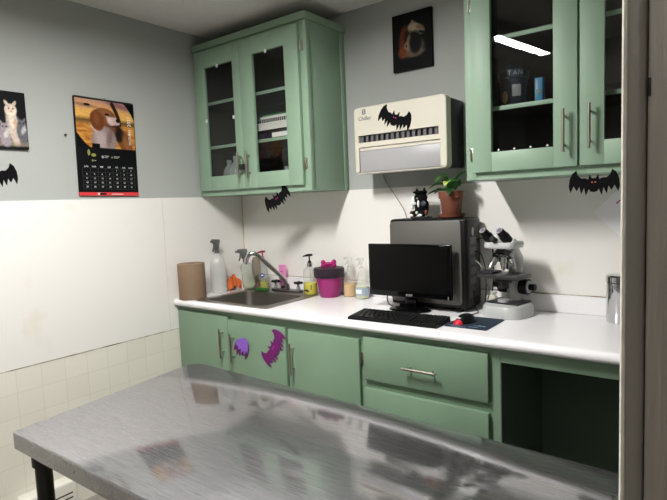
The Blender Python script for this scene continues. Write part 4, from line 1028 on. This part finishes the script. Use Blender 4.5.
paint('beagle_photo', t, Wl - .010, .232, 150, 120, beagle, 'print', (.006, -.0074, .236))
for xa, xb in ((.008, Wl / 2 - .016), (Wl / 2 + .016, Wl - .008)):
    b = MB().cyl((xa, -.004, Hl + .0005), (xb, -.004, Hl + .0005), .0012, n=8)
    for k in range(19):
        x = xa + .003 + k * (xb - xa - .006) / 18; b.box(x - .0022, x + .0022, -.0090, .001, Hl - .007, Hl + .003)
    b.build('wire_binding', 'slot_dark', t)
MB().tube([(Wl / 2 - .012, -.003, Hl + .001), (Wl / 2 - .006, -.003, Hl + .007), (Wl / 2 + .006, -.003, Hl + .007), (Wl / 2 + .012, -.003, Hl + .001)], .0015).build('hanger', 'chrome', t)
MB().box(-.0003, Wl + .0003, -.0076, .0002, 0, .017).build('red_strip', 'red', t)
MB().box(.092, .102, -.0079, -.007, .003, .014).box(.165, .23, -.0079, -.007, .006, .009).build('strip_label', 'white', t)
MB().box(.104, .138, -.0079, -.007, .004, .013).build('strip_name', 'cal_black', t)
b = MB(); gx0, gx1, gz1 = .022, .300, .150; cw = (gx1 - gx0) / 7; rh = .0205
for k in range(7): b.text(('LUN', 'MAR', 'MIE', 'JUE', 'VIE', 'SAB', 'DOM')[k], .0105, gx0 + cw * (k + .5), gz1 - .008, -.0076)
for d_ in range(1, 32):
    q = d_ + 3; b.text(str(d_), .0112, gx0 + cw * (q % 7 + .5), gz1 - .024 - rh * (q // 7), -.0076)
b.build('dates', 'white', t)
b = MB()
for k in range(6): b.box(gx0, gx1, -.0074, -.007, gz1 - .0145 - rh * k - .0004, gz1 - .0145 - rh * k + .0004)
for k in range(8): b.box(gx0 + cw * k - .0004, gx0 + cw * k + .0004, -.0074, -.007, gz1 - .0145 - rh * 5, gz1 - .0145)
b.build('grid', 'grid_grey', t)
b = MB(); b.text('OCTUBRE', .018, Wl - .032, .300, -.0080, .0003, rot=-PI / 2); b.text('2021', .026, Wl - .032, .380, -.0080, .0005, rot=-PI / 2)
b.build('month_lettering', 'white', t)
for q in ((.060, .210, .007, .015), (.084, .199, .013, .008), (.077, .172, .005, .005), (.180, .192, .005, .004)):
    MB().sph((q[0], -.0072, q[1]), q[2], .0005, q[3], 14, 8).build('emblem', 'olive_print', t)
MB().sph((.130, -.0072, .192), .006, .0005, .007, 12, 8).box(.140, .163, -.0075, -.007, .195, .199).box(.140, .158, -.0075, -.007, .188, .191).box(.190, .222, -.0075, -.007, .195, .198).box(.190, .215, -.0075, -.007, .189, .192).box(.085, .095, -.0075, -.007, .171, .174).build('caption_marks', 'flap_grey', t)
MB().sph((.065, -.0076, .441), .018, .0005, .006, 14, 8).build('photo_caption', 'cal_black', t)

# nail
t = thing('nail', 'small dark nail in the grey wall left of the calendar', 'nail', (.0003, -1.108, 1.777), PI / 2)
MB().cyl((0, 0, 0), (0, -.012, 0), .0022, n=10).cyl((0, -.012, 0), (0, -.0135, 0), .005, n=12).build('shank', 'slot_dark', t)
# paper sheet taped diagonally
t = thing('paper_sheet', 'white paper sheet turned on its corner under the right wall cabinet', 'paper', (2.186, -.0062, 1.325))
t.rotation_euler = (0, PI / 4, 0)
MB().box(-.083, .083, -.001, 0, -.083, .083).build('sheet', 'paper', t)
b = MB()
for k in range(4): b.box(-.05 + k * .012, -.045 + k * .012, -.0014, -.001, .0 + .01 * (k % 2), .02 + .012 * (k % 2))
b.build('red_scribble', 'pink_dark', t)

# ------------------------------------------------------------------ steel examination table
TY = .046
t = thing('exam_table', 'large scratched stainless steel examination table in the foreground', 'table', (.835, -1.759, 0), TY)
TL, TW = 1.55, .70
def zt(x, y): return .772 - .045 * x + .03 * y          # the top slopes slightly, to drain
def outline(i=0):
    out = []
    for cx, cy, r, a0 in ((TL, TW, .05, 0), (0, TW, .065, 90), (0, 0, .008, 180), (TL, 0, .008, 270)):
        sx = -1 if cx else 1; sy = -1 if cy else 1
        for k in range(9):
            a = math.radians(a0 + 90 * k / 8); out.append((cx + sx * r + (r - i) * math.cos(a), cy + sy * r + (r - i) * math.sin(a)))
    return out
o3 = lambda dz, i: [Vector((x, y, zt(x, y) + dz)) for x, y in outline(i)]
MB().rings([o3(-.050, .0), o3(-.005, .0), o3(-.0015, .0015), o3(0, .005)]).build('tabletop', 'table', t, ang=50)
lx, ly = (.064, TL - .068), (.050, TW - .07)
for x in lx:
    for y in ly:
        zl = zt(x, y) - .0495
        l = MB().cyl((x, y, .0), (x, y, zl), .0235, n=28).build('leg', 'leg_dark', t)
        MB().cyl((x, y, zl - .055), (x, y, zl - .001), .030, n=28).box(x + .012, x + .058, y - .008, y + .008, zl - .014, zl - .0035).build('leg_socket', 'leg_dark', l)
        MB().cyl((x, y, .0), (x, y, .03), .029, n=20).build('leg_foot', 'black_plastic', l)
for x in lx: MB().cyl((x, ly[0] + .02, .22), (x, ly[1] - .02, .22), .016).build('cross_bar', 'leg_dark', t)
MB().cyl((lx[0], (ly[0] + ly[1]) / 2, .22), (lx[1], (ly[0] + ly[1]) / 2, .22), .016).build('stretcher', 'leg_dark', t)

# white vented box on the floor at the left wall
t = thing('vented_box', 'white plastic box with dark vent slots on the floor by the left wall', 'appliance', (.045, -1.345, 0), PI / 2)
MB().box(-.12, .12, -.038, .038, 0, .168, .014, 4).build('body', 'box_white', t)
b = MB()
for k in range(4): b.box(.005, .095, -.0388, -.036, .040 + k * .022, .047 + k * .022, .001)
b.build('vent_slot', 'slot_dark', t)

# ------------------------------------------------------------------ ceiling lamp
def ceiling_lamp(label, x, y0, y1, z, lens):
    t = thing('ceiling_lamp', label, 'lamp', (x, 0, 0), 0, 'fluorescent ceiling lamps')
    MB().box(-.055, .055, y0 - .03, y1 + .03, z + .020, z + .045, .002).box(-.038, .038, y1 + .001, y1 + .006, z - .001, z + .0205).box(-.038, .038, y0 - .006, y0 - .001, z - .001, z + .0205).box(-.038, -.0355, y0 - .001, y1 + .001, z, z + .0205).box(.0355, .038, y0 - .001, y1 + .001, z, z + .0205).box(-.03, .03, y0 + .05, y1 - .05, z + .045, ZC - .0005).build('housing', 'fixture', t)
    MB().box(-.0352, .0352, y0, y1, z + .001, z + .0198).build('diffuser', lens, t, smooth=False)
ceiling_lamp('long fluorescent ceiling lamp mirrored in the right cabinet glass', 1.22, -1.88, -1.24, 2.315, 'lamp')
ceiling_lamp('added unseen fill lamp behind the photographer', 2.3, -3.75, -2.85, 2.30, 'lamp_fill')  # added out of view as fill for the door panel and cabinet fronts

w = bpy.data.worlds.new('dim room'); S.world = w; w.use_nodes = True
w.node_tree.nodes['Background'].inputs[0].default_value = (.9, .95, 1, 1); w.node_tree.nodes['Background'].inputs[1].default_value = .02

# ------------------------------------------------------------------ camera
cd = bpy.data.cameras.new('camera'); cam = bpy.data.objects.new('camera', cd); C.objects.link(cam); S.camera = cam
cd.sensor_fit = 'HORIZONTAL'; cd.sensor_width = 36; cd.lens = 530.333 / 667 * 36; cd.clip_start = .02
r_ = Vector((.79881187, .60022155, -.04041899)); u_ = Vector((-.02069208, .09456218, .99530389)); f_ = Vector((-.60122495, .79422421, -.08795723))
mw = Matrix((r_, u_, -f_)).transposed().to_4x4(); mw.translation = (2.527, -2.383, 1.406); cam.matrix_world = mw
S.view_settings.view_transform = 'Standard'; S.view_settings.look = 'None'; S.view_settings.gamma = 1; S.view_settings.exposure = 1.25
S.view_settings.use_curve_mapping = False
